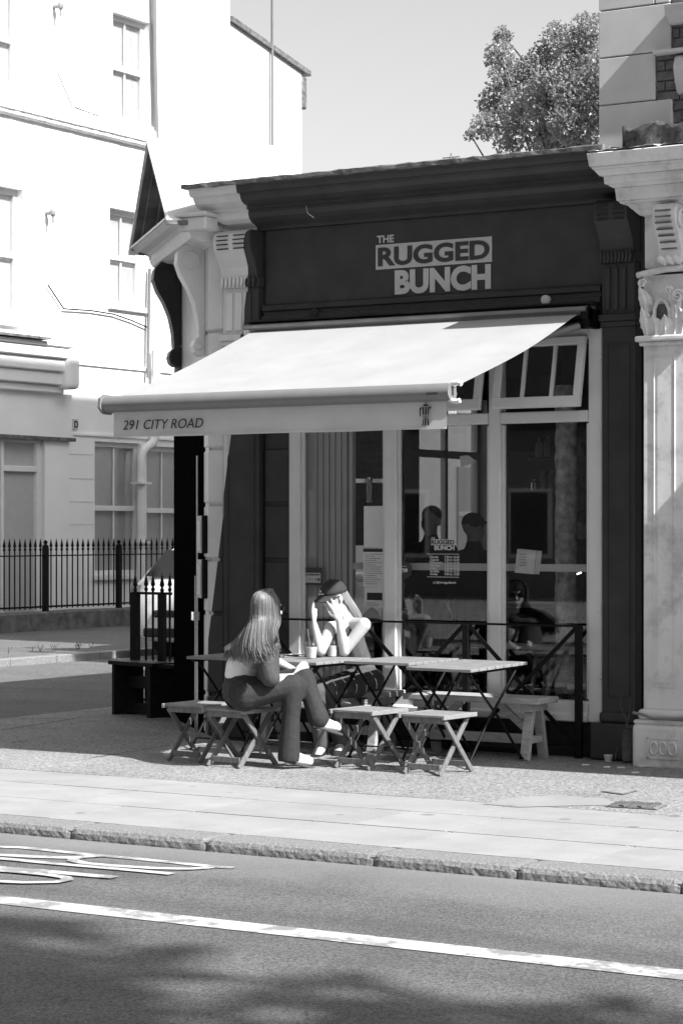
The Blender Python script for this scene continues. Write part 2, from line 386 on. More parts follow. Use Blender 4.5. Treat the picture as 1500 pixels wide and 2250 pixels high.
X, Y, Z = Vector((1,0,0)), Vector((0,1,0)), Vector((0,0,1))
# ------------------------------------------------------------------ the ground
KZ = -.066                                   # road level; the footway is 0
b = MB(); b.quad((-150,-80,KZ),(150,-80,KZ),(150,-5.12,KZ),(-150,-5.12,KZ)); road = struct(b.build('road', M_road))
b = MB(); b.quad((-18.55,-5.12,KZ+.03),(-13.2,-5.12,KZ+.03),(-13.2,120,KZ+.03),(-18.55,120,KZ+.03)); struct(b.build('side_street', M_street))
b = MB()
b.box(-13.2, 40, -2.84, 40, -.2, 0)          # tarmac footway round the café
pavement = struct(b.build('pavement', M_tarmac))
b = MB(); b.box(-13.2, 40, -4.86, -2.842, -.2, -.02); b.build('slab_bed', M_joint, pavement)
# paving slabs, each lifted and tinted a little on its own
rows = [(-2.845,-3.46),(-3.465,-4.15),(-4.155,-4.855)]
for k, (ya, yb) in enumerate(rows):
    x = -13.2+[0,.4,.15][k]
    while x < 0:
        L = random.choice([.62,.75,.92,1.1]); d = random.uniform(-.0012,.0008)
        b = MB(); b.box(x+.0075, x+L-.0075, yb+.005, ya-.005, -.06, d)
        b.build('paving_slab', random.choice([M_slab,M_slab,M_slab2,M_slab3]), pavement)
        x += L
b = MB(); b.box(0, 40, -4.855, -2.845, -.06, 0); b.build('paving_strip', M_slab, pavement)
# kerb stones: joints as in the photo
xs = [-13.2,-12.3,-11.35,-10.5,-9.6]+[PZ(p, q, 0).x for p, q in ((157,1818),(463,1842),(825,1875),(1140,1902),(1500,1933))]
while xs[-1] < 2: xs.append(xs[-1]+random.uniform(.75,.95))
for x0, x1 in zip(xs[:-1], xs[1:]):
    # lumpy granite: gridded face, tooled rough, worn arris
    b = MB(); nx = max(8, int((x1-x0)/.03)); sec = [(-4.862,.0),(-4.95,.002),(-5.07,.001),(-5.10,-.008),(-5.115,-.03),(-5.118,-.055),(-5.118,-.075),(-5.118,-.14)]
    vs = []; fs = []
    for i in range(nx+1):
        x = x0+.006+(x1-x0-.012)*i/nx; e = 1 if 0 < i < nx else .4
        for j, (yy, zz) in enumerate(sec):
            a = random.uniform(-.0025,.0025) if 2 < j < 7 else random.uniform(-.0015,.0015)
            vs.append((x, yy+a*e+(0.008 if e < 1 and j > 2 else 0), zz+a*.4-(.004 if e < 1 else 0)))
    m = len(sec)
    for i in range(nx):
        for j in range(m-1): fs.append((i*m+j, i*m+j+1, (i+1)*m+j+1, (i+1)*m+j))
    fs.append(tuple(range(m))); fs.append(tuple(nx*m+j for j in range(m))[::-1])
    b.add(vs, fs); b.build('kerb_stone', M_granite, pavement)
b = MB(); b.box(-13.2, 40, -5.105, -4.862, -.25, -.02); b.build('kerb_bed', M_joint, pavement)
b = MB(); b.box(xs[-1], 40, -5.118, -4.862, -.2, 0); b.build('kerb_run', M_granite, pavement)
# patch of newer mortar beside the covers, and tarmac joints / cracks
b = MB()
for p, q in (((197,1667),(372,1638)),): 
    a, c = PZ(*p), PZ(*q); n = Vector((-(c-a).y,(c-a).x,0)).normalized()*.009
    b.quad(a-n+Z*.0025, a+n+Z*.0025, c+n+Z*.0025, c-n+Z*.0025)
for p, q in (((0,1566),(240,1563)),((0,1606),(180,1577)),((20,1579),(160,1580)),((25,1633),(60,1629)),((75,1619),(118,1620))):
    a, c = PZ(*p), PZ(*q); n = Vector((-(c-a).y,(c-a).x,0)).normalized()*.012
    b.quad(a-n+Z*.0025, a+n+Z*.0025, c+n+Z*.0025, c-n+Z*.0025)
b.build('tarmac_joint', M_ink, pavement)
b = MB()
pts = [(1060,1768),(1120,1756),(1220,1748),(1330,1756),(1360,1770),(1250,1772),(1140,1775)]
vs = [PZ(*p)+Z*.003 for p in pts]; b.add(vs, [tuple(range(len(vs)))]); b.build('mortar_patch', M_slab3, pavement)
# covers let into the footway
def cover(name, pts, m, label, cat, studs):
    q = [PZ(*p) for p in pts]; c = sum(q, Vector())/len(q)
    t = thing(name, label, cat, c)
    b = MB(); b.add([p+Z*.006 for p in q], [tuple(range(len(q)))]); b.add([c+(p-c)*.9+Z*.0085 for p in q], [tuple(range(len(q)))])
    b.build('plate', m, t)
    if studs:
        b = MB(); u = (q[1]-q[0]); v = (q[-1]-q[0])
        for i in range(1, 9):
            for j in range(1, 6):
                p = q[0]+u*(i/9)+v*(j/6); b.obox(p+Z*.013, X*.022+Y*.012*(-1)**(i+j), Y*.008-X*.004*(-1)**(i+j), Z*.004)
        b.build('raised_tread', M_conc, t)
    return t
cover('manhole_cover', [(1325,1774),(1352,1764),(1470,1769),(1443,1781)], M_iron, 'cast iron manhole cover with a raised tread pattern set in the pavement', 'manhole cover', True)
cover('access_cover', [(1318,1741),(1352,1733),(1403,1739),(1368,1748)], M_iron, 'small flat square cover in the tarmac behind the patterned manhole cover', 'access cover', False)
# road paint
RZ = KZ+.004
RI = [0]
def ribbon(b, pts, wd, z=RZ):
    RI[0] += 1; z = RZ+.0009*RI[0]
    q = [PZ(x, y, KZ) for x, y in pts]; wds = wd if isinstance(wd, list) else [wd]*len(q); l = []; r = []
    for i, p in enumerate(q):
        d = (q[min(i+1,len(q)-1)]-q[max(i-1,0)]).normalized(); n = Vector((-d.y, d.x, 0))*wds[i]/2
        l.append((p.x+n.x, p.y+n.y, z)); r.append((p.x-n.x, p.y-n.y, z))
    for i in range(len(q)-1): b.quad(l[i], l[i+1], r[i+1], r[i])
b = MB(); a, c = PZ(0,1979,KZ), PZ(1500,2145,KZ); yy = (a.y+c.y)/2
b.quad((-60, yy-.095, RZ),(60, yy-.095, RZ),(60, yy+.095, RZ),(-60, yy+.095, RZ)); b.build('lane_line', M_line, road)
Zm = lambda l: [(x/1.875, 1640+y/1.875) for x, y in l]
for pts in ([(-200,418),(0,418),(90,421),(250,438),(400,453),(560,467),(720,483),(850,497),(960,505)],
            [(-200,446),(0,452),(150,460),(300,464),(390,455)],
            [(430,456),(350,461),(305,468),(300,476),(345,486),(450,496),(640,508),(780,511),(860,505),(885,498)],
            [(-200,455),(0,468),(200,487),(400,504),(560,518),(710,532)],
            [(-200,490),(0,507),(200,523),(350,537),(475,547)],
            [(-200,508),(0,519),(120,529),(200,537),(268,547),(280,557),(230,567),(100,569),(-60,562)]):
    b = MB(); ribbon(b, Zm(pts), .068 if len(pts) > 5 else .085); b.build('painted_letter', M_line, road)
b = MB(); b.box(-150, 150, -33.9, -14.6, -.3, KZ+.11); struct(b.build('opposite_pavement', M_tarmac))
# far side of the side street
b = MB(); b.box(-60, -18.75, -5.1, 120, -.3, .06); fp = struct(b.build('far_pavement', M_street))
for k in range(34):
    y0 = -5+k*.92
    b = MB(); b.box(-18.75, -18.55, y0+.005, y0+.915, -.2, .062+random.uniform(-.004,.004)); b.build('kerb_stone', M_granite, fp, bevel=.012)
b = MB()
for k in range(14):
    p = Vector((-19.0-random.random()*.3, 5+random.random()*5, .064)); 
    for j in range(5):
        a = random.random()*6.28; b.bar(p, p+Vector((math.cos(a)*.05, math.sin(a)*.05, .06+random.random()*.05)), .006, .002)
struct(b.build('kerb_weeds', M_weed), 'stuff')

# ------------------------------------------------------------------ the café
cafe = thing('cafe_building', 'single storey corner café with dark painted front, pale corner and small pediment', 'building', (-8.6, 0, 0))
XL, XR = -10.66, -6.84
def part(b, name, m=M_paint, bev=0., **k): return b.build(name, m, cafe, bevel=bev, **k)
# fascia, frieze and cornice
b = MB(); b.box(XL, XR, .03, .25, 3.30, 4.10); part(b, 'wall')
b = MB(); b.box(-10.10, -7.13, .0, .03, 3.49, 4.09); part(b, 'fascia_board', bev=.003)
b = MB(); b.sweepx([(.03,3.49),(-.035,3.485),(-.05,3.47),(-.05,3.44),(-.03,3.43),(-.03,3.40),(-.06,3.39),(-.06,3.36),(.03,3.35)], -10.10, -7.13); part(b, 'fascia_ledge')
prof = [(.2,4.09),(-.03,4.09),(-.035,4.115),(-.07,4.13),(-.12,4.145),(-.165,4.175),(-.185,4.21),(-.185,4.235),(-.215,4.24),(-.215,4.265),(-.26,4.275),(-.30,4.295),(-.325,4.325),(-.335,4.345),(-.375,4.35),(-.39,4.375),(-.405,4.415),(.2,4.415)]
b = MB(); b.sweepx(prof, -10.58, -6.95); part(b, 'cornice')
b = MB(); n = 60; vs = []; fs = []
for i in range(n+1):
    x = -10.63+(10.63-6.93)*i/n
    for yy, zz in ((.2,4.43),(-.2,4.445),(-.42,4.447),(-.432,4.44),(-.43,4.412),(-.40,4.407)):
        vs.append((x, yy+random.uniform(-.003,.003), zz+random.uniform(-.005,.004)))
for i in range(n):
    for j in range(5): fs.append((i*6+j, i*6+j+1, (i+1)*6+j+1, (i+1)*6+j))
fs += [tuple(range(6)), tuple(n*6+j for j in range(6))]
b.add(vs, fs); part(b, 'lead_flashing', M_lead)
b = MB(); b.tube([PY(672,452,-.2), PY(676,468,-.24), PY(690,478,-.22)], .004, 5); part(b, 'cornice_crack', M_sign)
# pilasters
def pilaster(x0, x1, left):
    xc = (x0+x1)/2; wd = x1-x0
    # scroll bracket section (y,z), wavy
    sec = [(.03,4.088),(-.14,4.088),(-.19,4.06),(-.205,4.0),(-.19,3.93),(-.14,3.86),(-.10,3.80),(-.085,3.74),(-.085,3.70),(.03,3.70)]
    b = MB(); b.sweepx(sec, x0+.01, x1-.01); br = part(b, 'scroll_bracket', bev=.006)
    for c in (0, 1):
        for k in range(4):
            xa = x0+wd*(.14+.43*c); z = 4.045-k*.035; b = MB()
            y_ = -.197-.010*(k in (1,2)); b.box(xa, xa+wd*.29, y_-.006, y_+.03, z-.006, z+.002); b.build('slot', M_ink, br)
    for k in range(9):
        xa = x0+.015+(wd-.03)*(k+.5)/9; b = MB()
        b.tube([(xa-.012,-.085,3.715),(xa+.004,-.105,3.69),(xa+.002,-.105,3.665),(xa-.012,-.085,3.64)], .014, 8); part(b, 'bead', smooth=True)
    b = MB(); b.box(x0, x1, -.075, .03, 3.635, 3.715); b.box(x0+.015, x1-.015, -.06, .03, 3.26, 3.635); part(b, 'fluted_block', bev=.004)
    for k in range(3):
        xa = x0+.05+(wd-.1)*k/3; b = MB(); b.box(xa, xa+(wd-.1)/3-.028, -.077, -.06, 3.29, 3.60); part(b, 'flute', bev=.005)
    b = MB(); b.box(x0-.005, x1+.005, -.085, .03, 3.21, 3.26); b.box(x0+.004, x1-.004, -.07, .03, 3.17, 3.21); part(b, 'pilaster_cap', bev=.006)
    b = MB(); b.box(x0+.012, x1-.012, -.05, .06, .34, 3.17); part(b, 'pilaster_shaft', bev=.004)
    for xa, xb, za, zb in ((x0+.06, x1-.06, .46, .468),(x0+.06, x1-.06, 3.04, 3.048),(x0+.055, x0+.063, .46, 3.048),(x1-.063, x1-.055, .46, 3.048)):
        b = MB(); b.box(xa, xb, -.058, -.05, za, zb); part(b, 'panel_bead', bev=.002)
    b = MB(); b.box(x0, x1, -.09, .05, .27, .35); part(b, 'base_moulding', bev=.025, segs=3)
    b = MB(); b.box(x0-.05, x1+.0, -.14, .05, 0, .27); part(b, 'plinth', bev=.018)
pilaster(-10.49, -10.12, True)
pilaster(-7.126, -6.835, False)
# left pier with rusticated joints
zz = [0, .34, 1.0, 1.44, 1.89, 2.345, 3.3, 4.05]
for z0, z1 in zip(zz[:-1], zz[1:]):
    b = MB(); b.box(-10.66, -10.495, -.02, .24, z0+.012, z1-.012); part(b, 'pier_block', bev=.012)
    if z1 < 3.2: b = MB(); b.box(-10.115, -9.875, .0, .24, z0+.012, z1-.012); part(b, 'pier_block', bev=.01)
b = MB(); b.box(-10.64, -10.48, .01, .24, 0, 4.08); b.box(-10.12, -9.872, .02, .22, 0, 3.35); part(b, 'pier_core')
# window opening: stall riser, frame, glass
b = MB(); b.box(-9.872, -7.13, .02, .24, 0, .262); part(b, 'stall_riser', M_dark, .004)
ym = .0
def fr(x0, x1, z0, z1, name, y0=-.012, y1=.09, bev=.006): 
    b = MB(); b.box(x0, x1, y0, y1, z0, z1); return part(b, name, M_frame, bev)
fr(-9.872, -9.77, .262, 3.17, 'window_jamb'); fr(-7.243, -7.131, .262, 3.17, 'window_jamb')
fr(-8.992, -8.885, .405, 3.17, 'mullion'); fr(-8.073, -7.975, .405, 3.17, 'mullion')
b = MB(); b.sweepx([(-.04,.262),(-.055,.27),(-.055,.315),(-.03,.33),(-.025,.40),(.0,.415),(.09,.415),(.09,.262)], -9.768, -7.245); part(b, 'window_sill', M_frame, .004)
for x0, x1 in ((-9.768,-8.994),(-8.883,-8.075),(-7.973,-7.245)):
    fr(x0, x1, 2.485, 2.568, 'transom', -.016); fr(x0, x1, 3.10, 3.17, 'window_head', -.008)
    g = MB(); g.box(x0+.002, x1-.002, .045, .051, .416, 2.484); part(g, 'pane', M_glass)
    for xa, xb in ((x0+.001, x0+.022),(x1-.022, x1-.001)):
        b = MB(); b.box(xa, xb, .012, .040, .43, 2.47); part(b, 'glazing_bead', M_frame)
# top-hung sashes, pushed open at the foot
def sash(x0, x1, z0, z1, out):
    a = math.atan2(out, z1-z0); up = Vector((0, math.sin(a), math.cos(a))); n = Vector((0, -math.cos(a), math.sin(a)))
    o = Vector((x0, -.03, z1))-up*(z1-z0); L = (z1-z0); wd = x1-x0
    c = lambda x, z: o+X*x+up*z
    b = MB(); st = .058
    for xa, xb, za, zb in ((0, wd, 0, st+.02),(0, wd, L-st, L),(0, st, st+.02, L-st),(wd-st, wd, st+.02, L-st)):
        b.obox(c((xa+xb)/2,(za+zb)/2), X*(xb-xa)/2, up*(zb-za)/2, n*.022)
    s_ = part(b, 'top_sash', M_frame, .004)
    for k in (1, 2):
        b = MB(); xx = wd*k/3; b.obox(c(xx, L/2), X*.012, up*(L/2-st), n*.015); b.build('glazing_bar', M_frame, s_)
    b = MB(); b.obox(c(wd/2, L/2), X*(wd/2-st), up*(L/2-st), n*.003); b.build('pane', M_glass, s_)
sash(-9.765, -9.0, 2.58, 3.11, .10); sash(-8.88, -8.085, 2.58, 3.11, .10); sash(-7.975, -7.25, 2.58, 3.11, .11)
# tiny hinge studs on the right jamb
for z in (2.95, 2.35, 1.75, 1.1, .6):
    b = MB(); b.lathe([(.012,0),(.012,.012),(.006,.018)], (-7.127, -.045, z), 8, (0,-1,0)); part(b, 'hinge_stud', M_frame)
# the canted corner: wall w along (-1,1), out o along (-1,-1)
EW, EO = Vector((-R2, R2, 0)), Vector((-R2, -R2, 0)); C0 = Vector((-10.66, 0, 0))
def CW(w, o, z): return C0+EW*w+EO*o+Z*z
def cbox(b, w0, w1, o0, o1, z0, z1): return b.obox(CW((w0+w1)/2,(o0+o1)/2,(z0+z1)/2), EW*(w1-w0)/2, EO*(o1-o0)/2, Z*(z1-z0)/2)
b = MB(); cbox(b, .04, 1.75, -.24, -.02, 2.75, 4.05); part(b, 'corner_wall')
for z0, z1 in zip(zz[:-1], zz[1:]):
    b = MB(); cbox(b, .015, .22, -.22, 0, z0+.012, z1-.012); part(b, 'pier_block', bev=.012)
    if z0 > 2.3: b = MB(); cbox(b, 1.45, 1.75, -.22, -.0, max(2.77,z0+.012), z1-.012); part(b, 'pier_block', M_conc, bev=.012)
b = MB(); cbox(b, .04, .20, -.24, -.01, 0, 3.0); cbox(b, 1.47, 1.73, -.24, -.01, 0, 4.05); part(b, 'pier_core')
# black ribbed shutter in the doorway
b = MB(); cbox(b, .24, 1.74, -.06, -.005, 0, 2.75); part(b, 'door_shutter', M_matte)
for k in range(44):
    w0 = .34+k*.031; b = MB(); cbox(b, w0, w0+.018, -.005, .012, .03, 2.73); part(b, 'shutter_rib', M_matte)
b = MB(); b.tube([CW(.34, .03, .0), CW(.34, .03, 2.3)], .012, 8); b.tube([CW(.38, .04, 0), CW(.38, .04, 1.3)], .010, 8); cbox(b, .32, .42, .02, .07, .93, 1.0); part(b, 'guide_rail', M_chrome)
# scroll brackets either side of the doorway
def cbracket(w0, w1, m=M_paint):
    sec = [(0,4.03),(.17,4.03),(.225,3.97),(.235,3.88),(.20,3.78),(.14,3.68),(.09,3.56),(.06,3.42),(.05,3.28),(.085,3.25),(.10,3.20),(.085,3.15),(.05,3.12),(0,3.12)]
    b = MB(); b.prism(sec, CW(w0, 0, 0), EO, Z, EW*(w1-w0)); br = part(b, 'corner_bracket', m, bev=.006)
    for rr, o, z in ((.085,.125,3.895),(.032,.055,3.195)):
        b = MB(); b.lathe([(rr,0),(rr,.008),(rr*.86,.012),(rr*.8,.006)], CW(w0, o, z), 24, -EW); b.build('rosette', m, br, smooth=False)
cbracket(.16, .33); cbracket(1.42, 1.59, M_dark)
# pediment: base cornice, raking mouldings, recessed field
wa, wb, zb_, za_, po = -.19, 1.93, 4.20, 4.985, .36
csec = [(-.2,3.985),(.02,3.985),(.03,4.0),(.05,4.01),(.12,4.02),(.17,4.045),(.195,4.09),(.20,4.13),(.235,4.15),(.30,4.165),(.345,4.19),(.36,4.2),(-.2,4.2)]
b = MB(); b.prism(csec, CW(wa, 0, 0), EO, Z, EW*(wb-wa)); part(b, 'pediment_cornice')
b = MB(); cbox(b, wa-.005, wb+.005, .30, .372, 4.195, 4.215); part(b, 'pediment_fillet')
wm = (wa+wb)/2
b = MB(); b.prism([(wa+.12,4.21),(wb-.12,4.21),(wm,za_-.10)], CW(0,.02,0), EW, Z, EO*.04); part(b, 'pediment_field', M_dark)
for sgn in (0, 1):
    e0 = CW(wa if sgn == 0 else wb, 0, zb_+.005); e1 = CW(wm, 0, za_); d = (e1-e0); L = d.length; d.normalize(); nn = (Z-d*d.z).normalized()
    for o0, o1, h0, h1 in ((-.1,.36,-.035,.0),(-.1,.30,-.085,-.035),(-.1,.20,-.14,-.085),(-.1,.11,-.20,-.14)):
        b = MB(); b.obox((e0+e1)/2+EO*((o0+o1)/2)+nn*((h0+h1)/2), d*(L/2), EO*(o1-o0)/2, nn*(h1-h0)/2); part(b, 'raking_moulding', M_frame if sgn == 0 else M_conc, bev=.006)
# roof behind it
RL = 1.15
BK = -EO
b = MB()
for e in ((wa-.03, zb_-.02),):
    a0, a1 = CW(e[0], po+.02, e[1]), CW(wm, po+.02, za_+.012); b.quad(a0, a1, a1+BK*RL, a0+BK*RL)
    b.quad(a0-Z*.03, a1-Z*.03, a1-Z*.03+BK*RL, a0-Z*.03+BK*RL); b.quad(a0, a1, a1-Z*.03, a0-Z*.03); b.quad(a0, a0-Z*.03, a0-Z*.03+BK*RL, a0+BK*RL)
a0, a1 = CW(wb+.03, po+.02, zb_-.02), CW(wm, po+.02, za_+.012); b.quad(a0, a1, a1+BK*RL, a0+BK*RL); b.quad(a0-Z*.03, a1-Z*.03, a1-Z*.03+BK*RL, a0-Z*.03+BK*RL); b.quad(a0, a1, a1-Z*.03, a0-Z*.03)
part(b, 'pediment_roof', M_roofw)
b = MB(); p = CW(wa-.05, po+.03, zb_-.045); b.bar(p, p+BK*RL, .03, .035); part(b, 'eave_lead', M_lead)
b = MB(); b.box(-10.72, -10.46, -.33, .1, 4.09, 4.20); b.box(-10.74, -10.44, -.36, .1, 4.2, 4.235); part(b, 'cornice_block', bev=.012)
b = MB(); b.box(-10.62, -6.95, -.1, 7, 4.36, 4.40); b.add([CW(.0,.1,4.36),CW(1.75,.1,4.36),(-11.95,7,4.36),(-10.4,7,4.36)],[(0,1,2,3)]); part(b, 'roof', M_roofw)
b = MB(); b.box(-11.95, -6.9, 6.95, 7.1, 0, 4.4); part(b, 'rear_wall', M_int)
# side wall on the side street, with windows
cx = CW(1.75, 0, 0)
wins = [(3.2,4.9),(5.3,6.8)]
b = MB(); yy = cx.y
for y0, y1 in wins: b.box(cx.x, cx.x+.2, yy, y0, 0, 4.36); b.box(cx.x, cx.x+.2, y0, y1, 0, .75); b.box(cx.x, cx.x+.2, y0, y1, 3.1, 4.36); yy = y1
b.box(cx.x, cx.x+.2, yy, 6.95, 0, 4.36); part(b, 'side_wall')
for y0, y1 in wins:
    b = MB(); 
    for a, c_ in ((y0,y0+.06),(y1-.06,y1),((y0+y1)/2-.03,(y0+y1)/2+.03)): b.box(cx.x+.05, cx.x+.11, a, c_, .75, 3.1)
    b.box(cx.x+.052, cx.x+.108, y0+.06, y1-.06, 2.45, 2.53); sw = part(b, 'side_window', M_frame)
    b = MB(); b.box(cx.x+.07, cx.x+.076, y0, y1, .75, 3.1); b.build('pane', M_glass, sw)
b = MB(); b.box(-6.95, -6.86, .25, 6.95, 0, 4.36); part(b, 'party_wall', M_int)
RP = [(-10.5,.25),(-6.95,.25),(-6.95,6.95),(-11.68,6.95),(-11.68,1.5)]
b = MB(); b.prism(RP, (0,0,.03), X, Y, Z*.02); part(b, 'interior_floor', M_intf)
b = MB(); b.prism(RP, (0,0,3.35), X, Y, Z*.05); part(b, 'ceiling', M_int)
# things one sees just inside the glass
b = MB(); b.box(-9.86, -9.7, .10, .14, .42, 3.1); part(b, 'shutter_box', M_intl)
for k in range(11):
    xa = -9.70+k*.028; b = MB(); b.box(xa, xa+.020, .10+.01*(k%2), .14, .42, 3.1); part(b, 'lining_board', M_intl)
b = MB(); b.box(-9.37, -9.34, .09, .14, .42, 2.9); b.box(-9.34, -7.25, .095, .135, 1.37, 1.425); part(b, 'inner_rail', M_intl)
b = MB()
n = 14; vs = []; fs = []
for i in range(30):
    z = .42+i*.082
    for k in range(n):
        t = k/n*6.283; r = .085+random.uniform(-.007,.007); vs.append((-7.33+math.cos(t)*r-.40, .62+math.sin(t)*r, z))
for i in range(29):
    for k in range(n): fs.append((i*n+k, i*n+(k+1)%n, (i+1)*n+(k+1)%n, (i+1)*n+k))
b.add(vs, fs); part(b, 'timber_post', M_bark, smooth=True)
b = MB(); b.box(-8.05, -6.96, 1.2, 1.35, 2.5, 3.35); part(b, 'bulkhead', M_intf)
# ------------------------------------------------------------------ awning
awn = thing('awning', 'wide pale awning wound out over the café window', 'awning', (-8.69, -.1, 3.25))
AX0, AX1, AP = -10.10, -7.235, 2.07
b = MB(); nx, ny = 24, 20; vs = []
zt, zf = 3.262, 2.628
def az(s): return zt+(zf-zt)*s-.035*math.sin(math.pi*s)
for i in range(nx+1):
    x = AX0+(AX1-AX0)*i/nx
    for j in range(ny+1):
        s_ = j/ny; vs.append((x, -.20-(AP-.20)*s_, az(s_)+.004*math.sin(i*.9+j*.3)*math.sin(math.pi*s_)))
b.add(vs, [(i*(ny+1)+j, i*(ny+1)+j+1, (i+1)*(ny+1)+j+1, (i+1)*(ny+1)+j) for i in range(nx) for j in range(ny)])
fab = b.build('awning_fabric', M_awn, awn, smooth=True)
bx0, bx1 = -10.105, -7.245
sec = [(-2.03,2.645),(-2.06,2.655),(-2.10,2.652),(-2.135,2.632),(-2.148,2.60),(-2.146,2.575),(-2.125,2.55),(-2.10,2.536),(-2.06,2.53),(-2.03,2.535)]
b = MB(); b.sweepx(sec, bx0, bx1); b.build('front_bar', M_alu, awn, smooth=True)
b = MB(); b.sweepx([(y*1.0-(0), z) for y, z in [(-2.02,2.66),(-2.10,2.665),(-2.155,2.635),(-2.163,2.57),(-2.13,2.535),(-2.10,2.522),(-2.02,2.52)]], bx0-.022, bx0); b.build('end_cap', M_alu, awn)
# right end cap: an open C
b = MB(); c = Vector((bx1+.03, -2.09, 2.592)); b.tube([c+Vector((.075*math.cos(t), -.0, .062*math.sin(t))) for t in [math.radians(a) for a in range(55, 306, 14)]], .017, 8)
b.build('end_cap', M_frame, awn, smooth=True)
b = MB(); b.box(bx1-.16, bx1-.075, -2.152, -2.146, 2.577, 2.590); b.build('maker_plate', M_signd, awn)
# valance
vx0, vx1 = -10.035, -7.285
b = MB(); n = 40; vs = []
for i in range(n+1):
    x = vx0+(vx1-vx0)*i/n
    for j in range(4): vs.append((x, -2.088-.006*math.sin(i*.6)*j/3-.004*j/3, 2.54-.19*j/3+.002*math.sin(i*.4)))
b.add(vs, [(i*4+j, i*4+j+1, (i+1)*4+j+1, (i+1)*4+j) for i in range(n) for j in range(3)])
val = b.build('valance', M_val, awn, smooth=True)
b = MB(); b.box(vx0, vx1, -2.103, -2.098, 2.352, 2.362); b.build('hem', M_val, val)
text('lettering', '291 CITY ROAD', (-9.945, -2.106, 2.405), X, Z, .098, M_ink, val, .001, .0, .22, squash=1.02)
# the coffee pot emblem
b = MB(); ox, oz = -7.435, 2.375
for poly in ([(-.028,0),(-.018,0),(-.014,.055),(-.019,.055)],[(-.010,0),(.004,0),(.005,.055),(-.008,.055)],[(.012,0),(.028,0),(.019,.055),(.012,.055)],
             [(-.022,.06),(.022,.06),(.022,.066),(-.022,.066)],[(-.024,.072),(-.012,.072),(-.014,.125),(-.026,.125)],[(-.006,.072),(.007,.072),(.007,.125),(-.006,.125)],
             [(.013,.072),(.022,.072),(.026,.125),(.014,.125)],[(-.026,.129),(.026,.129),(.012,.142),(-.012,.142)],[(-.005,.144),(.005,.144),(.004,.155),(-.004,.155)],
             [(-.030,.125),(-.048,.118),(-.046,.062),(-.038,.062),(-.039,.108),(-.030,.112)],[(.028,.125),(.045,.128),(.030,.10)]):
    b.add([(ox+p[0], -2.1065, oz+p[1]) for p in poly], [tuple(range(len(poly)))])
b.build('coffee_pot_emblem', M_ink, val)
# cassette, bracket and folded arms
b = MB(); b.sweepx([(-.06,3.265),(-.16,3.275),(-.22,3.27),(-.245,3.285),(-.24,3.31),(-.18,3.325),(-.06,3.325)], -10.16, -7.16); b.build('cassette', M_alu, awn)
b = MB(); b.sweepx([(-.05,3.328),(-.20,3.328),(-.245,3.338),(-.2,3.352),(-.05,3.36)], -10.14, -7.15); b.build('cassette_lid', M_dark, awn)
for sg, x in ((1, -10.17), (-1, -7.15)):
    b = MB(); b.lathe([(.05,0),(.062,.01),(.062,.05),(.045,.06)], (x, -.17, 3.265), 16, (sg,0,0)); b.box(min(x,x+sg*.05), max(x,x+sg*.05), -.2, .0, 3.16, 3.3)
    b.build('bracket', M_frame if sg > 0 else M_black, awn, bevel=.004)
    el = Vector((x+sg*.75, -1.05, 2.86)); b = MB(); b.tube([(x+sg*.08, -.2, 3.17), el], .028, 8); b.tube([el, (x+sg*.12, -2.02, 2.585)], .024, 8); b.ball(el, .04)
    b.build('folding_arm', M_alu, awn, smooth=True)

# ------------------------------------------------------------------ the painted name
sign = thing('shop_sign', 'pale painted shop name in a box on the dark fascia', 'sign', (-8.56, 0, 3.7))
y_ = -.004
q0, q1 = PY(826,594), PY(1081,516)
sx0, sx1 = q0.x, q1.x; sz0 = (PY(826,593).z+PY(1081,574).z)/2; sz1 = (PY(826,538).z+PY(1081,519).z)/2
b = MB(); b.box(sx0, sx1, y_-.002, y_+.003, sz0, sz1); b.build('name_panel', M_sign, sign)
def fit(name, s, x0, x1, z0, z1, y, m, parent, bold):
    o = text(name, s, (0, y, 0), X, Z, 1., m, parent, .001, bold); me = o.data; org = root_loc(parent)
    xs_ = [v.co.x for v in me.vertices]; zs_ = [v.co.z for v in me.vertices]; a, c_, d, e = min(xs_), max(xs_), min(zs_), max(zs_)
    for v in me.vertices: v.co.x = x0-org[0]+(v.co.x-a)/(c_-a)*(x1-x0); v.co.z = z0-org[2]+(v.co.z-d)/(e-d)*(z1-z0)
    return o
fit('letters', 'THE', sx0+.012, sx0+.165, sz1+.012, sz1+.072, y_-.003, M_sign, sign, .035)
fit('letters', 'RUGGED', sx0+.022, sx1-.018, sz0+.022, sz1-.022, y_-.006, M_signd, sign, .036)
fit('letters', 'BUNCH', sx0+.172, sx1-.008, sz0-.206, sz0-.014, y_-.003, M_sign, sign, .05)
b = MB(); c = PY(1201,659,-.05); b.lathe([(.036,0),(.036,.03),(.02,.035)], c, 20, (0,-1,0)); tag(b.build('wall_disc', M_dimp), 'pale round disc fixed to the ledge below the shop name', 'disc')
b = MB(); c = PY(693,687,-.05); b.lathe([(.034,0),(.034,.02),(.03,.022)], c, 20, (0,-1,0)); tag(b.build('wall_disc', M_dark), 'dark round disc on the fascia ledge near the left pilaster', 'disc')

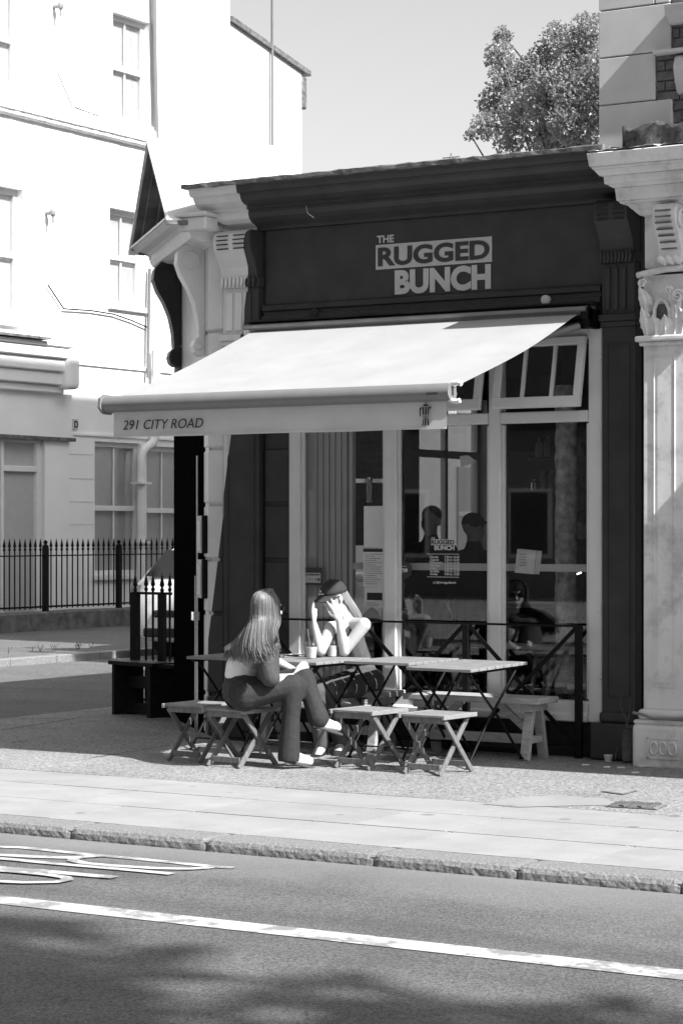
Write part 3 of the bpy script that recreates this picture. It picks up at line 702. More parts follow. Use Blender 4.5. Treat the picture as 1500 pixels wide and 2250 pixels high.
# ------------------------------------------------------------------ notices
def sheet(name, px0, py0, px1, py1, y, m, label, cat, group=None, th=.003):
    a, c_ = PY(px0,py0,y), PY(px1,py1,y); o = thing(name, label, cat, ((a.x+c_.x)/2, y, min(a.z,c_.z)), group)
    b = MB(); b.box(min(a.x,c_.x), max(a.x,c_.x), y, y+th, min(a.z,c_.z), max(a.z,c_.z)); b.build('sheet', m, o); return o, Vector((min(a.x,c_.x), y, min(a.z,c_.z))), abs(c_.x-a.x), abs(a.z-c_.z)
def lines(o, p, wd, ht, rows, m=M_paperg, x0=.08, x1=.92, z1=.92, z0=.08, t=.03):
    b = MB(); random.seed(rows)
    for k in range(rows):
        z = p.z+ht*(z1-(z1-z0)*k/max(1, rows-1)); xe = x0+(x1-x0)*random.uniform(.55,1)
        b.box(p.x+wd*x0, p.x+wd*xe, p.y-.0015, p.y-.0005, z-ht*t/2, z+ht*t/2)
    b.build('print', m, o)
yg = .039
o, p, wd, ht = sheet('window_poster', 799, 1112, 844, 1203, yg, M_paper, 'plain pale sheet in the window, topmost of three papers by the mullion', 'poster')
o, p, wd, ht = sheet('menu_sheet', 798, 1206, 844, 1290, yg, M_paper, 'printed price list in the window, middle of three papers by the mullion', 'menu')
lines(o, p, wd, ht, 15, t=.018, z1=.86); b = MB(); b.box(p.x, p.x+wd, p.y-.0015, p.y-.0005, p.z+ht*.92, p.z+ht); b.build('print', M_ink, o)
o, p, wd, ht = sheet('picture_notice', 800, 1291, 844, 1335, yg, M_paper, 'small notice with a dark photograph, lowest of three papers by the mullion', 'notice')
lines(o, p, wd, ht, 3, t=.03, z1=.24, z0=.08); b = MB(); b.box(p.x+wd*.14, p.x+wd*.9, p.y-.0015, p.y-.0005, p.z+ht*.36, p.z+ht*.74); b.build('picture', M_int, o)
o, p, wd, ht = sheet('hygiene_sticker', 661, 1247, 707, 1286, yg, M_signd, 'black and grey hygiene rating sticker on the glass by the white jamb', 'sticker')
b = MB(); b.box(p.x+wd*.06, p.x+wd*.94, p.y-.0015, p.y-.0005, p.z+ht*.14, p.z+ht*.70); b.build('panel', M_sign, o)
fit('lettering', 'FOOD HYGIENE RATING', p.x+wd*.1, p.x+wd*.9, p.z+ht*.55, p.z+ht*.64, p.y-.003, M_ink, o, .02)
for k in range(6):
    b = MB(); b.lathe([(wd*(.05 if k < 5 else .075),0),(wd*.045,.001)], (p.x+wd*(.16+k*.137), p.y-.0015, p.z+ht*.32), 12, (0,-1,0)); b.build('score_dot', M_paperg if k < 5 else M_ink, o)
fit('lettering', '5', p.x+wd*.82, p.x+wd*.87, p.z+ht*.26, p.z+ht*.38, p.y-.004, M_sign, o, .02)
# opening hours lettered on the glass
hrs = thing('opening_hours', 'white opening hours and shop name lettered on the middle pane', 'lettering', (-8.6, .04, 1.2))
yl = .042
def gx(px): return PY(px, 1200, yl).x
def gz(py, px=970): return PY(px, py, yl).z
b = MB(); b.box(gx(946), gx(999), yl, yl+.001, gz(1198), gz(1185)); b.build('name_panel', M_dimp, hrs)
fit('letters', 'RUGGED', gx(947), gx(998), gz(1196.5), gz(1186.5), yl-.0015, M_signd, hrs, .03)
fit('letters', 'BUNCH', gx(954), gx(998), gz(1209), gz(1198.5), yl, M_dimp, hrs, .045)
fit('letters', 'THE', gx(947), gx(955), gz(1184), gz(1180.5), yl, M_dimp, hrs, .03)
for py in (1217.5, 1268): b = MB(); b.box(gx(938), gx(1008), yl, yl+.001, gz(py)-.002, gz(py)+.002); b.build('rule', M_dimp, hrs)
for k, (d_, h_) in enumerate((('Monday','7.30 to 16.30'),('Tuesday','7.30 to 16.30'),('Wednesday','7.30 to 16.30'),('Thursday','7.30 to 16.30'),('Friday','7.30 to 16.30'),('Saturday','9.00 to 16.30'),('Sunday','9.00 to 15.00'))):
    z = gz(1226+k*6.3); text('letters', d_, (gx(944), yl, z), X, Z, .024, M_dimp, hrs, .0005, .0006); text('letters', h_, (gx(976), yl, z), X, Z, .024, M_dimp, hrs, .0005, .0006)
text('letters', '@theruggedbunch', (gx(958), yl, gz(1282)), X, Z, .023, M_dimp, hrs, .0005, .0004)
b = MB(); xa, za = gx(951.5), gz(1283); 
for q in ((0,.016,0,.003),(0,.016,.013,.016),(0,.003,0,.016),(.013,.016,0,.016)): b.box(xa+q[0], xa+q[1], yl, yl+.001, za+q[2], za+q[3])
b.build('camera_icon', M_dimp, hrs)
st = thing('round_sticker', 'round black sticker with scalloped edge on the middle pane', 'sticker', PY(889,1253,yl))
b = MB(); c = PY(889,1253,yl); n = 48; b.prism([((.066+.003*math.cos(12*2*math.pi*k/n))*math.cos(2*math.pi*k/n), (.066+.003*math.cos(12*2*math.pi*k/n))*math.sin(2*math.pi*k/n)) for k in range(n)], c, X, Z, -Y*.002); b.build('disc', M_signd, st)
b = MB(); b.box(c.x-.045, c.x-.004, yl-.004, yl-.003, c.z-.016, c.z+.014); b.lathe([(.016,0),(.012,.001)], (c.x+.012, yl-.003, c.z), 14, (0,-1,0)); b.build('badge', M_dimp, st)
fit('letters', 'boo', c.x-.04, c.x-.008, c.z-.01, c.z+.008, yl-.0055, M_signd, st, .03)
fit('letters', 'BEST', c.x-.02, c.x+.02, c.z+.026, c.z+.034, yl-.003, M_dimp, st, .02)
# papers hung at the right pane
o = thing('paper_bundle', 'bundle of pale printed papers hanging inside the right pane', 'papers', PY(1155,1262,.08))
for k in range(3):
    a = [PY(px+k*6, py, .07+k*.012) for px, py in ((1130,1258),(1172,1262),(1178,1211),(1136,1206))]; b = MB(); b.add(a+[q+Y*.003 for q in a], [(0,1,2,3),(7,6,5,4),(0,4,5,1),(1,5,6,2),(2,6,7,3),(3,7,4,0)])
    b.build('paper', M_paper, o)
b = MB()
for k in range(5): 
    q = PY(1140, 1218+k*6, .066); b.box(q.x, q.x+.06, .066, .067, q.z-.003, q.z+.003)
b.build('print', M_paperg, o)
# framed menu cases on the corner pier
for k, (z0, z1, lab) in enumerate(((1.49, 1.80, 'white fronted menu case on the corner pier, the upper of two'),(1.12, 1.44, 'white fronted menu case on the corner pier, the lower of two'))):
    t = thing('menu_case', lab, 'menu case', CW(.13, .03, z0), 'menu cases beside the corner door')
    b = MB(); cbox(b, .04, .26, .0, .045, z0, z1); b.build('case', M_black, t, bevel=.004)
    b = MB(); cbox(b, .045, .255, .045, .052, z0+.004, z1-.004); b.build('frame', M_alu, t)
    b = MB(); cbox(b, .075, .225, .052, .055, z0+.03, z1-.05); b.build('menu_page', M_paper, t)

# ------------------------------------------------------------------ guard rail along the window
br = thing('guard_rail', 'black steel guard rail with crossed braces along the café window', 'railing', (-8.7, -.09, 0))
yr = -.085; posts = [-10.1, -9.16, -8.225, -7.285]
for x in posts: b = MB(); b.box(x-.026, x+.026, yr-.02, yr+.02, 0, .965); b.build('post', M_black, br, bevel=.003)
b = MB(); b.box(posts[0]-.03, posts[-1]+.03, yr-.012, yr+.012, .965, .981); b.build('top_rail', M_black, br)
b = MB(); b.box(posts[0], posts[-1], yr-.008, yr+.008, .085, .10); b.build('bottom_rail', M_black, br)
for x0, x1 in zip(posts[:-1], posts[1:]):
    b = MB(); b.bar((x0+.03, yr-.007, .955), (x1-.03, yr-.007, .10), .012, .03); b.build('brace', M_black, br)
    b = MB(); b.bar((x0+.03, yr+.007, .10), (x1-.03, yr+.007, .955), .012, .03); b.build('brace', M_black, br)

# ------------------------------------------------------------------ furniture
def make_table(label, group):
    t = thing('folding_table', label, 'table', (0,0,0), group); W, L, Hh = .56, .74, .715
    n = 7; sw = L/n
    for k in range(n):
        y0 = -L/2+k*sw; b = MB(); b.box(-W/2, W/2, y0+.004, y0+sw-.004, Hh-.022, Hh); b.build('slat', M_wood, t, bevel=.003)
    for sx in (-1, 1):
        x = sx*(W/2-.05); b = MB(); b.box(x-.012, x+.012, -L/2+.02, L/2-.02, Hh-.042, Hh-.0225); b.build('side_rail', M_black, t)
        for s2 in (-1, 1):
            xx = x-sx*.018*(s2 < 0); b = MB(); b.tube([(xx, s2*(L/2-.06), Hh-.03), (xx, -s2*.09, .32), (xx, -s2*(L/2-.0), .012)], .0095, 8); b.tube([(xx-.018,-s2*(L/2),.008),(xx+.018,-s2*(L/2),.008)], .008, 6); b.build('leg', M_black, t, smooth=True)
    for s2 in (-1, 1): b = MB(); b.tube([(-W/2+.06, s2*(L/2-.05), .09), (W/2-.06, s2*(L/2-.05), .09)], .006, 6); b.build('stretcher', M_black, t)
    return t
T2 = make_table('slatted folding table with two cups between the two women', 'folding tables outside the café')
tables = [(T2, (-9.12,-.88,0), 0., None)]
T2.location = (-9.11, -.86, 0); T2.rotation_euler = (0,0,-.03)
T3 = dup(T2, (-8.50,-.58,0), -.02, 'bare sunlit folding table, middle of the row and left of the half shaded one')
T4 = dup(T2, (-7.80,-.83,0), -.13, 'bare folding table at the right end of the row, half in shade')
T4.rotation_euler = (.03, 0, -.10)
T1 = dup(T2, (-9.86,-.68,0), 0.02, 'shaded folding table at the left end, behind the long haired woman')
def make_stool(label, group):
    t = thing('folding_stool', label, 'stool', (0,0,0), group); W, L, Hh = .385, .43, .415
    n = 5; sw = (L-.02)/n
    for sx in (-1, 1):
        x = sx*(W/2-.011); b = MB(); b.box(x-.011, x+.011, -L/2, L/2, Hh-.03, Hh+.001); b.build('seat_rail', M_wood, t, bevel=.003)
    for k in range(n):
        y0 = -L/2+.01+k*sw; b = MB(); b.box(-W/2+.023, W/2-.023, y0+.004, y0+sw-.004, Hh-.016, Hh-.001); b.build('slat', M_wood, t, bevel=.002)
    for sx in (-1, 1):
        for s2 in (-1, 1):
            x = sx*(W/2-.028-(.022 if s2 > 0 else 0)); b = MB(); p, q = Vector((x, s2*(L/2-.045), Hh-.03)), Vector((x, -s2*(L/2-.02), .0))
            d = (p-q).normalized(); b.bar(p, q, .020, .042, up=(0,1,0)) if False else b.obox((p+q)/2, d*((p-q).length/2), X*.0095, d.cross(X)*.019); lg = b.build('leg', M_leg, t, bevel=.003)
            b = MB()
            for f_ in (.06, .52): b.lathe([(.007,0),(.007,.003),(.004,.005)], p.lerp(q, f_)+X*sx*.0095, 8, (sx,0,0))
            b.build('screw', M_chrome, lg)
    for s2 in (-1, 1):
        b = MB(); xx = W/2-.04-(.022 if s2 < 0 else 0); b.box(-xx, xx, s2*(L/2-.045)-.008, s2*(L/2-.045)+.008, .035, .075); b.build('stretcher', M_leg, t, bevel=.002)
    b = MB(); b.box(-W/2+.03, W/2-.03, -L/2+.035, -L/2+.055, Hh-.06, Hh-.018); b.build('front_rail', M_leg, t)
    return t
S4 = make_stool('empty folding stool at the right end of the row, below the half shaded table', 'folding stools on the pavement')
S4.location = (-7.685,-1.50,0); S4.rotation_euler = (0,0,-.06)
S3 = dup(S4, (-8.28,-1.43,0), -.10, 'empty folding stool in the middle, beside the white shoe')
S2 = dup(S4, (-9.12,-1.80,0), -.10, 'folding stool the long haired woman sits on')
S1 = dup(S4, (-9.60,-1.62,0), -.04, 'empty shaded folding stool at the far left of the row')
def make_bench(x0, x1, y0, y1, label):
    t = thing('trestle_bench', label, 'bench', ((x0+x1)/2, (y0+y1)/2, 0), 'pine benches under the café window'); Hh = .455; yc = (y0+y1)/2
    for ya, yb in ((y0, yc-.004),(yc+.004, y1)): b = MB(); b.box(x0, x1, ya, yb, Hh-.045, Hh); b.build('seat_board', M_pine, t, bevel=.006)
    for x, s_ in ((x0+.12, 1),(x1-.12, -1)):
        b = MB(); b.box(x-.045, x+.045, y0+.03, y1-.03, Hh-.10, Hh-.047); b.build('cross_piece', M_pine, t, bevel=.003)
        for s2 in (-1, 1):
            yt, yb = yc+s2*.055, yc+s2*.15; b = MB(); p, q = Vector((x, yt, Hh-.05)), Vector((x, yb, 0)); d = (p-q).normalized()
            b.obox((p+q)/2, d*((p-q).length/2), X*.035, d.cross(X)*.022); b.build('leg', M_pine, t, bevel=.003)
        b = MB(); b.box(x-.02, x+.02, yc-.12, yc+.12, .12, .17); b.build('tie', M_pine, t)
        b = MB(); b.bar((x+s_*.03, yc, .19), (x+s_*.30, yc, Hh-.05), .03, .05); b.build('brace', M_pine, t)
    b = MB(); b.box(x0+.15, x1-.15, yc-.016, yc+.016, .11, .18); b.build('stretcher', M_pine, t)
make_bench(-8.56, -7.42, -.47, -.14, 'long pine bench at the right, half in shade below the window')
make_bench(-9.95, -8.72, -.47, -.14, 'sunlit pine bench on which the woman in the cap sits')
# black bench by the side door
bb = thing('black_bench', 'low black board bench with panel legs by the corner railing', 'bench', (-12.3, 1.35, 0))
bd = Vector((.97,-.25,0)).normalized(); bn = Vector((.55,.83,0)).normalized(); b0 = Vector((-12.66,1.30,0))
q = [b0-bd*.03, b0+bd*.60, b0+bd*.60+bn*.30, b0+bn*.30-bd*.03]
b = MB(); vs = [p+Z*.455 for p in q]+[p+Z*.49 for p in q]; b.add(vs, [(0,3,2,1),(4,5,6,7),(0,1,5,4),(1,2,6,5),(2,3,7,6),(3,0,4,7)]); b.build('seat', M_blackw, bb)
for s_ in (.03, .53):
    p = b0+bd*s_; b = MB(); b.obox(p+bn*.15+Z*.2275, bd*.018, bn*.14, Z*.2275); b.build('leg_panel', M_blackw, bb)
for z in (.30, .06): b = MB(); b.obox(b0+bd*.28+bn*.15+Z*z, bd*.23, bn*.014, Z*(.055 if z > .1 else .045)); b.build('stretcher', M_blackw, bb)
b = MB(); b.box(-12.05, -11.78, 1.20, 1.55, .445, .478); b.build('side_seat', M_blackw, bb); b = MB(); b.obox((-12.02,1.3,.22), bn*.17, bd*.015, Z*.22); b.build('leg_panel', M_blackw, bb)
# short spiked railing behind it
def spear(b, p, s=1.):
    b.lathe([(.012*s,0),(.022*s,.02*s),(.022*s,.035*s),(.013*s,.05*s),(.013*s,.06*s),(.028*s,.085*s),(.024*s,.10*s),(.001,.22*s)], p, 8)
sr = thing('spiked_railing', 'short black spiked railing panel beside the café corner', 'railing', (-12.35, 1.6, 0))
ryy = 1.62
for px, wd in ((297, .075),(356, .06)):
    x = PY(px, 1300, ryy).x; b = MB(); b.box(x-wd/2, x+wd/2, ryy-.03, ryy+.03, 0, 1.105); spear(b, (x, ryy, 1.105), .85); b.build('post', M_black, sr)
for px in (321, 336, 373):
    x = PY(px, 1300, ryy).x; b = MB(); b.tube([(x,ryy,0),(x,ryy,1.12)], .011, 8); spear(b, (x, ryy, 1.115), .8); b.build('bar', M_black, sr)
xa, xb = PY(290,1300,ryy).x, PY(377,1300,ryy).x
for z in (1.10, .12): b = MB(); b.box(xa, xb, ryy-.012, ryy+.012, z-.012, z+.012); b.build('rail', M_black, sr)
b = MB(); b.box(xa, xb, ryy-.05, ryy+.05, 0, .1); b.build('kerb', M_conc, sr)

# drinks and napkins on the table
def cup(px, py, label, straw, ang):
    p = PZ(px, py, .717); t = thing('plastic_cup', label, 'cup', p, 'iced drinks on the table')
    b = MB(); b.lathe([(.034,0),(.038,.02),(.047,.098)], p, 20); b.build('cup', M_cup, t, smooth=True)
    b = MB(); b.lathe([(.0325,.003),(.0365,.02),(.0445,.085)], p, 20); b.build('drink', M_drink, t, smooth=True)
    b = MB(); b.lathe([(.050,.096),(.050,.103),(.047,.106)]+[(.047*math.cos(a)+.0, .106+.040*math.sin(a)) for a in (.2,.5,.8,1.1,1.35)], p, 20); b.build('dome_lid', M_cup, t, smooth=True)
    b = MB(); b.tube([p+Z*.02, p+Z*.10+X*ang*.4, p+Z*.215+X*ang], .0042, 6); b.ball(p+Z*.216+X*ang, .005, 6, 4); b.build('straw', M_straw if straw else M_frame, t)
cup(684, 1447, 'iced drink with a dark straw, the left of two clear cups', 1, -.035)
cup(729.5, 1443, 'iced drink with an upright pale straw, the right of two clear cups', 0, .0)
nap = thing('napkin', 'crumpled white napkins lying on the table left of the cups', 'napkin', PZ(645,1441,.717))
for k in range(4):
    p = PZ(632+k*9, 1440+(k%2)*2, .72); b = MB(); b.obox(p+Z*.004*k, X*.045+Y*.02*(k%2), Y*.03-Z*.006*(k%2), Z*.0012); b.build('sheet', M_cotton if k != 1 else M_ink, nap)
# litter
random.seed(5)
for px, py, lab_ in ((1286,1681,'white cigarette end lying nearest the guard rail post'),(1364,1687,'white cigarette end below the weed, right of the crushed cup'),(1395,1698,'white cigarette end lying nearest the edge of the shadow'),(1333,1686,'white cigarette end straight below the crushed paper cup'),(1411,1684,'white cigarette end at the foot of the pale plinth')):
    p = PZ(px, py, .006); b = MB(); a = random.random()*1.; b.tube([p-X*.03*math.cos(a)-Y*.02*math.sin(a), p+X*.03*math.cos(a)+Y*.02*math.sin(a)], .006, 6)
    tag(b.build('cigarette_end', M_litter), lab_, 'cigarette end', 'cigarette ends on the pavement')
p = PZ(1336,1674,0); b = MB(); b.lathe([(.025,0),(.034,.045),(.03,.05)], p, 9); tag(b.build('crushed_cup', M_litter), 'small white crushed paper cup at the dark plinth', 'litter')
for px, py, lab_ in ((510,1871,'pale scrap of litter in the gutter near the third kerb joint'),(860,1893,'pale scrap of litter in the gutter under the middle kerb joint'),(1440,1947,'pale scrap of litter at the right end of the gutter'),(20,1826,'pale scrap of litter at the left end of the gutter')):
    p = PZ(px, py, KZ+.004); b = MB(); b.obox(p, X*.035, Y*.02, Z*.002+X*.003); tag(b.build('litter_scrap', M_litter), lab_, 'litter', 'scraps of litter along the gutter')
# weeds at the plinth
wd = thing('weed', 'thin dead weed stems growing between the plinths', 'weed', PZ(1385,1676,0))
random.seed(3)
for pts in ([(1376,1678),(1378,1620),(1374,1580),(1362,1550),(1366,1526)],[(1376,1620),(1385,1600),(1402,1586)],[(1375,1620),(1380,1580),(1386,1545)],[(1350,1670),(1353,1655),(1358,1642)],[(1376,1600),(1396,1592),(1410,1598)]):
    b = MB(); b.tube([PY(x, y, -.2) for x, y in pts], [.006-.001*i for i in range(len(pts))], 5); b.build('stem', M_weed, wd)
b = MB(); b.lathe([(.038,0),(.042,.1),(.036,.22)], PY(1378,1672,-.2), 9); b.build('stump', M_conc, wd)
# ------------------------------------------------------------------ the neighbour on the right
nb = thing('terrace_house', 'brick terrace house with pale quoins and a carved pilaster right of the café', 'building', (-4, 0, 0))
def npart(b, name, m=M_neigh, bev=0., **k): return b.build(name, m, nb, bevel=bev, **k)
YN = -.30
xl, xr = PY(1413,1000,YN).x, PY(1512,1000,YN).x; xc_ = (PY(1438,1000,YN).x+PY(1481,1000,YN).x)/2
b = MB(); b.box(xl, xr, YN, .02, .40, 3.15); npart(b, 'pilaster_shaft', bev=.006)
xa, xb = PY(1438,1000,YN).x, PY(1481,1000,YN).x; zt_, zb2 = PY(1460,778,YN).z, PY(1460,1512,YN).z
for q in ((xa,xb,zt_-.01,zt_),(xa,xb,zb2,zb2+.01),(xa-.008,xa,zb2,zt_),(xb,xb+.008,zb2,zt_)):
    b = MB(); b.box(q[0],q[1],YN-.008,YN,q[2],q[3]); npart(b, 'panel_bead', bev=.003)
b = MB(); b.box(xa+.02, xb-.02, YN-.004, YN, zb2+.03, zt_-.03); npart(b, 'raised_panel', bev=.003)
# base and plinth
b = MB(); b.box(xl-.03, xr+.05, YN-.05, .02, .33, .405); npart(b, 'base_moulding', bev=.03, segs=3)
b = MB(); b.box(xl-.05, xr+.06, YN-.07, .02, .30, .33); npart(b, 'base_fillet', bev=.01)
b = MB(); b.box(xl-.055, xr+.07, YN-.085, .02, -.02, .30); npart(b, 'plinth', bev=.03, segs=3)
b = MB(); p = PY(1450,1660,YN-.09); b.box(p.x-.10, p.x+.14, YN-.092, YN-.084, .06, .07); b.box(p.x-.10, p.x+.14, YN-.092, YN-.084, .2, .21); b.box(p.x-.10, p.x-.09, YN-.092, YN-.084, .06, .21)
for k in range(3): b.tube([(p.x-.05+k*.07+.028*math.cos(a), YN-.088, .135+.045*math.sin(a)) for a in [i*.7 for i in range(10)]], .008, 6)
npart(b, 'carved_panel', M_neigh)
b = MB(); b.tube([PY(1390,1566,YN-.1), PY(1412,1571,YN-.09), PY(1435,1580,YN-.09), PY(1520,1581,YN-.09)], .011, 8); npart(b, 'cable', M_alu)
# necking, capital, console, cornice block
z0 = PY(1420,745,YN).z
b = MB(); b.box(xl-.05, xr+.05, YN-.05, .02, z0-.02, z0+.022); b.box(xl-.025, xr+.03, YN-.03, .02, z0-.05, z0-.02); npart(b, 'necking', bev=.012, segs=2)
z1 = PY(1415,605,YN).z
b = MB(); b.prism([(xl+.012,z0+.022),(xr,z0+.022),(xr+.02,z1),(xl-.012,z1)], (0,YN+.02,0), X, Z, Y*.25); npart(b, 'capital_bell')
b = MB(); b.tube([(xl-.03,YN-.03,z1+.0),(xl+.06,YN-.05,z1+.012),(xl+.2,YN-.06,z1+.03),(xr+.05,YN-.07,z1+.03)], .024, 8); npart(b, 'abacus', smooth=True)
random.seed(11)
def leaf(px, py, h, wdt, lean):
    """acanthus blade: ribbed, curling out at the tip"""
    b = MB(); o = PY(px, py, YN); n = 8; m = 7; vs = []
    for i in range(n+1):
        t = i/n; wd_ = wdt*(.62+.5*math.sin(math.pi*t*.9))*(1-t**6*.7)*(1+.12*(i%2))
        for j in range(m):
            u = (j/(m-1)-.5)*2
            vs.append((o.x+u*wd_/2+lean*t, YN+.015-.035*(1-u*u)-.055*t**3-.012*(j%2), o.z+h*t-.02*u*u*t))
    b.add(vs, [(i*m+j, i*m+j+1, (i+1)*m+j+1, (i+1)*m+j) for i in range(n) for j in range(m-1)])
    npart(b, 'acanthus_leaf', smooth=False)
for q in ((1424,738,.20,.10,-.02),(1443,739,.15,.12,0),(1463,739,.15,.12,.02),(1484,739,.22,.13,.03),(1500,739,.2,.12,.04),(1422,690,.20,.09,-.03),(1476,700,.2,.10,.02)): leaf(*q)
def volute(px, py, r):
    b = MB(); c = PY(px, py, YN-.06); b.tube([c+Vector((math.cos(a)*r*(1-a/15), -.002*a, math.sin(a)*r*(1-a/15))) for a in [i*.5 for i in range(26)]], [r*.28*(1-i/40) for i in range(26)], 6); b.ball(c+Y*.01, r*.85, 12, 8, (1,.35,1)); npart(b, 'volute', smooth=True)
volute(1468,636,.028); volute(1489,650,.045); volute(1410,622,.03)
b = MB(); c = PY(1453,690,YN-.03); b.tube([c+Vector((-.055,0,-.04)), c+Vector((-.055,0,.04)), c+Vector((-.03,0,.09)), c+Vector((.0,0,.105)), c+Vector((.03,0,.09)), c+Vector((.06,0,.03)), c+Vector((.06,0,-.03))], .014, 8); npart(b, 'niche_rim', smooth=True)
b = MB(); b.box(c.x-.05, c.x+.055, YN-.004, YN+.03, c.z-.05, c.z+.075); npart(b, 'niche_back', M_conc)
# console
def csc(px): return PY(px, 540, YN).x
b = MB(); sec = [(YN+.05,3.98),(YN-.14,3.98),(YN-.17,3.93),(YN-.165,3.87),(YN-.13,3.80),(YN-.08,3.73),(YN-.05,3.66),(YN-.06,3.61),(YN-.05,3.57),(YN+.05,3.57)]
b.sweepx(sec, csc(1452), csc(1505)); con = npart(b, 'console', bev=.01)
for k in range(7):
    z = 3.93-k*.043; yy = YN-.172+(.03*max(0,k-2)); b = MB(); b.box(csc(1460), csc(1494), yy-.008, yy+.03, z-.005, z+.004); b.build('slot', M_conc, con)
for k in range(3): b = MB(); b.tube([(csc(1458+k*16), YN-.07, 3.60),(csc(1466+k*16), YN-.085, 3.585),(csc(1474+k*16), YN-.07, 3.57)], .026, 8); npart(b, 'console_bead', smooth=True)
b = MB(); c = Vector((csc(1507), YN-.09, 3.87)); b.tube([c+Vector((.005, math.cos(a)*.065*(1-a/14), math.sin(a)*.075*(1-a/14))) for a in [i*.45 for i in range(26)]], .013, 6); npart(b, 'console_spiral', smooth=True)
b = MB(); b.box(xl, xr+.3, YN+.02, .02, 3.55, 4.0); npart(b, 'frieze_block', bev=.006)
# cornice: mitred courses, each standing out more
xE = PY(1478,450,YN).x
steps = [(473,460,.02,.06),(460,447,.06,.10),(447,441,.125,.135),(441,412,.145,.155),(412,404,.165,.20),(404,386,.21,.215),(386,372,.235,.27),(372,366,.275,.28),(366,336,.29,.305)]
for pa, pb, e0, e1 in steps:
    em = (e0+e1)/2; za = PY(1413-em*410, pa, YN-em).z; zb3 = PY(1413-em*410, pb, YN-em).z
    b = MB(); vs = []
    for z, e in ((za, e0),(zb3, e1)): vs += [(xl-e, YN-e, z),(xE+e, YN-e, z),(xE+e, .1, z),(xl-e, .1, z)]
    b.add(vs, [(0,3,2,1),(4,5,6,7),(0,1,5,4),(1,2,6,5),(2,3,7,6),(3,0,4,7)]); npart(b, 'cornice_course', bev=.006)
ztop = zb3
n = 40; b = MB(); vs = []
for i in range(n+1):
    for j in range(6):
        vs.append((xl-.30+(xE-xl+1.6)*i/n, YN-.30+.42*j/5+random.uniform(-.01,.01), ztop+.004+random.uniform(0,.02)+.03*(j/5)))
b.add(vs, [(i*6+j, i*6+j+1, (i+1)*6+j+1, (i+1)*6+j) for i in range(n) for j in range(5)]); npart(b, 'cornice_weathering', M_roofw)
b = MB(); b.box(xE+.32, 1.5, YN-.1, .1, 3.95, ztop); npart(b, 'shop_cornice', M_neigh, .02)
b = MB(); b.box(xr, 1.5, -.05, .1, 3.2, 3.95); npart(b, 'shop_fascia', M_neigh)
b = MB(); b.box(xr, 1.5, .05, .3, 0, 3.2); npart(b, 'shop_front', M_dark)
# upper wall: quoins, bricks
zq = [PY(1315,q,0).z for q in (345,232,128,24,-80,-190,-300,-410,-520,-640)]
xq = PY(1315,150,0).x
for k, (za, zb3) in enumerate(zip(zq[:-1], zq[1:])):
    xe = PY([1475,1438,1472,1437][k%4], 150, 0).x
    b = MB(); b.box(xq, xe, 0, .5, za+.004, zb3-.004); npart(b, 'quoin', M_quoin, .006)
    if k%4 == 3: b = MB(); b.box(xe+.006, xe+.12, 0, .3, za+.004, zb3-.004); npart(b, 'quoin', M_quoin, .006)
b = MB(); b.box(xq+.05, 4, .035, 7, 4.3, zq[-1]); npart(b, 'wall_core', M_mortar)
proto = None
for r in range(0, 22):
    z = 4.42+r*.075
    for c in range(7):
        x = xq+.30+(c+.5*(r%2))*.225
        k = next((i for i in range(9) if zq[i] <= z+.03 < zq[i+1]), 0); xe = PY([1475,1438,1472,1437][k%4], 150, 0).x+(.125 if k%4 == 3 else 0)
        x0, x1 = max(x, xe+.008), x+.215
        if x1-x0 < .05 or x0 > -5.9: continue
        b = MB(); d = random.uniform(0,.008); b.box(x0, x1, .02-d, .1, z, z+.065); npart(b, 'brick', M_brick, .004)
h0 = PY(1460,38,0); 
b = MB(); b.sweepx([(.05,h0.z-.06),(-.05,h0.z-.06),(-.07,h0.z-.03),(-.12,h0.z),(-.13,h0.z+.05),(-.15,h0.z+.06),(.05,h0.z+.07)], PY(1462,30,-.1).x, 0); npart(b, 'window_hood', M_quoin, .006)
s0 = PY(1440,118,0)
b = MB(); b.sweepx([(.05,s0.z-.015),(-.06,s0.z-.01),(-.06,s0.z+.015),(.05,s0.z+.03)], s0.x, 0); npart(b, 'sill_course', M_quoin, .004)
b = MB(); b.prism([(0,0),(.06,-.02),(.09,-.10),(.06,-.2),(.02,-.28),(0,-.3)], (PY(1484,135,0).x, .03, s0.z-.02), -Y, Z, X*.12); npart(b, 'sill_bracket', M_quoin, .01)
# crumpled felt thrown over the cornice top
b = MB(); p0 = PY(1372,300,-.2); n, m = 30, 12; vs = []
for i in range(n+1):
    for j in range(m):
        t = j/(m-1); wv = .02*math.sin(i*.7+j*.5)+.018*math.sin(i*1.9-j)
        yy = -.24+.22*max(0, t-.45)/.55; zz = ztop+.03+.20*min(1, t/.5)+wv*(.3+t)
        vs.append((p0.x-.0+.035*i+wv*.5, yy-abs(wv)*.8+(.03*math.sin(i*.8) if j < 4 else 0), zz))
b.add(vs, [(i*m+j, i*m+j+1, (i+1)*m+j+1, (i+1)*m+j) for i in range(n) for j in range(m-1)])
o = b.build('roofing_felt', M_felt, None, smooth=True); tag(o, 'crumpled dark roofing felt lying on top of the neighbouring cornice', 'roofing felt')
s_ = o.modifiers.new('thick', 'SOLIDIFY'); s_.thickness = .012
b = MB()
for k in range(70):
    p = Vector((p0.x-.1+random.random()*.75, -.30+random.random()*.12, ztop+.02)); a = random.random()*6.28; b.bar(p, p+Vector((math.cos(a)*.03, -.01, .015+random.random()*.03)), .012, .003)
struct(b.build('cornice_moss', M_roofw), 'stuff')
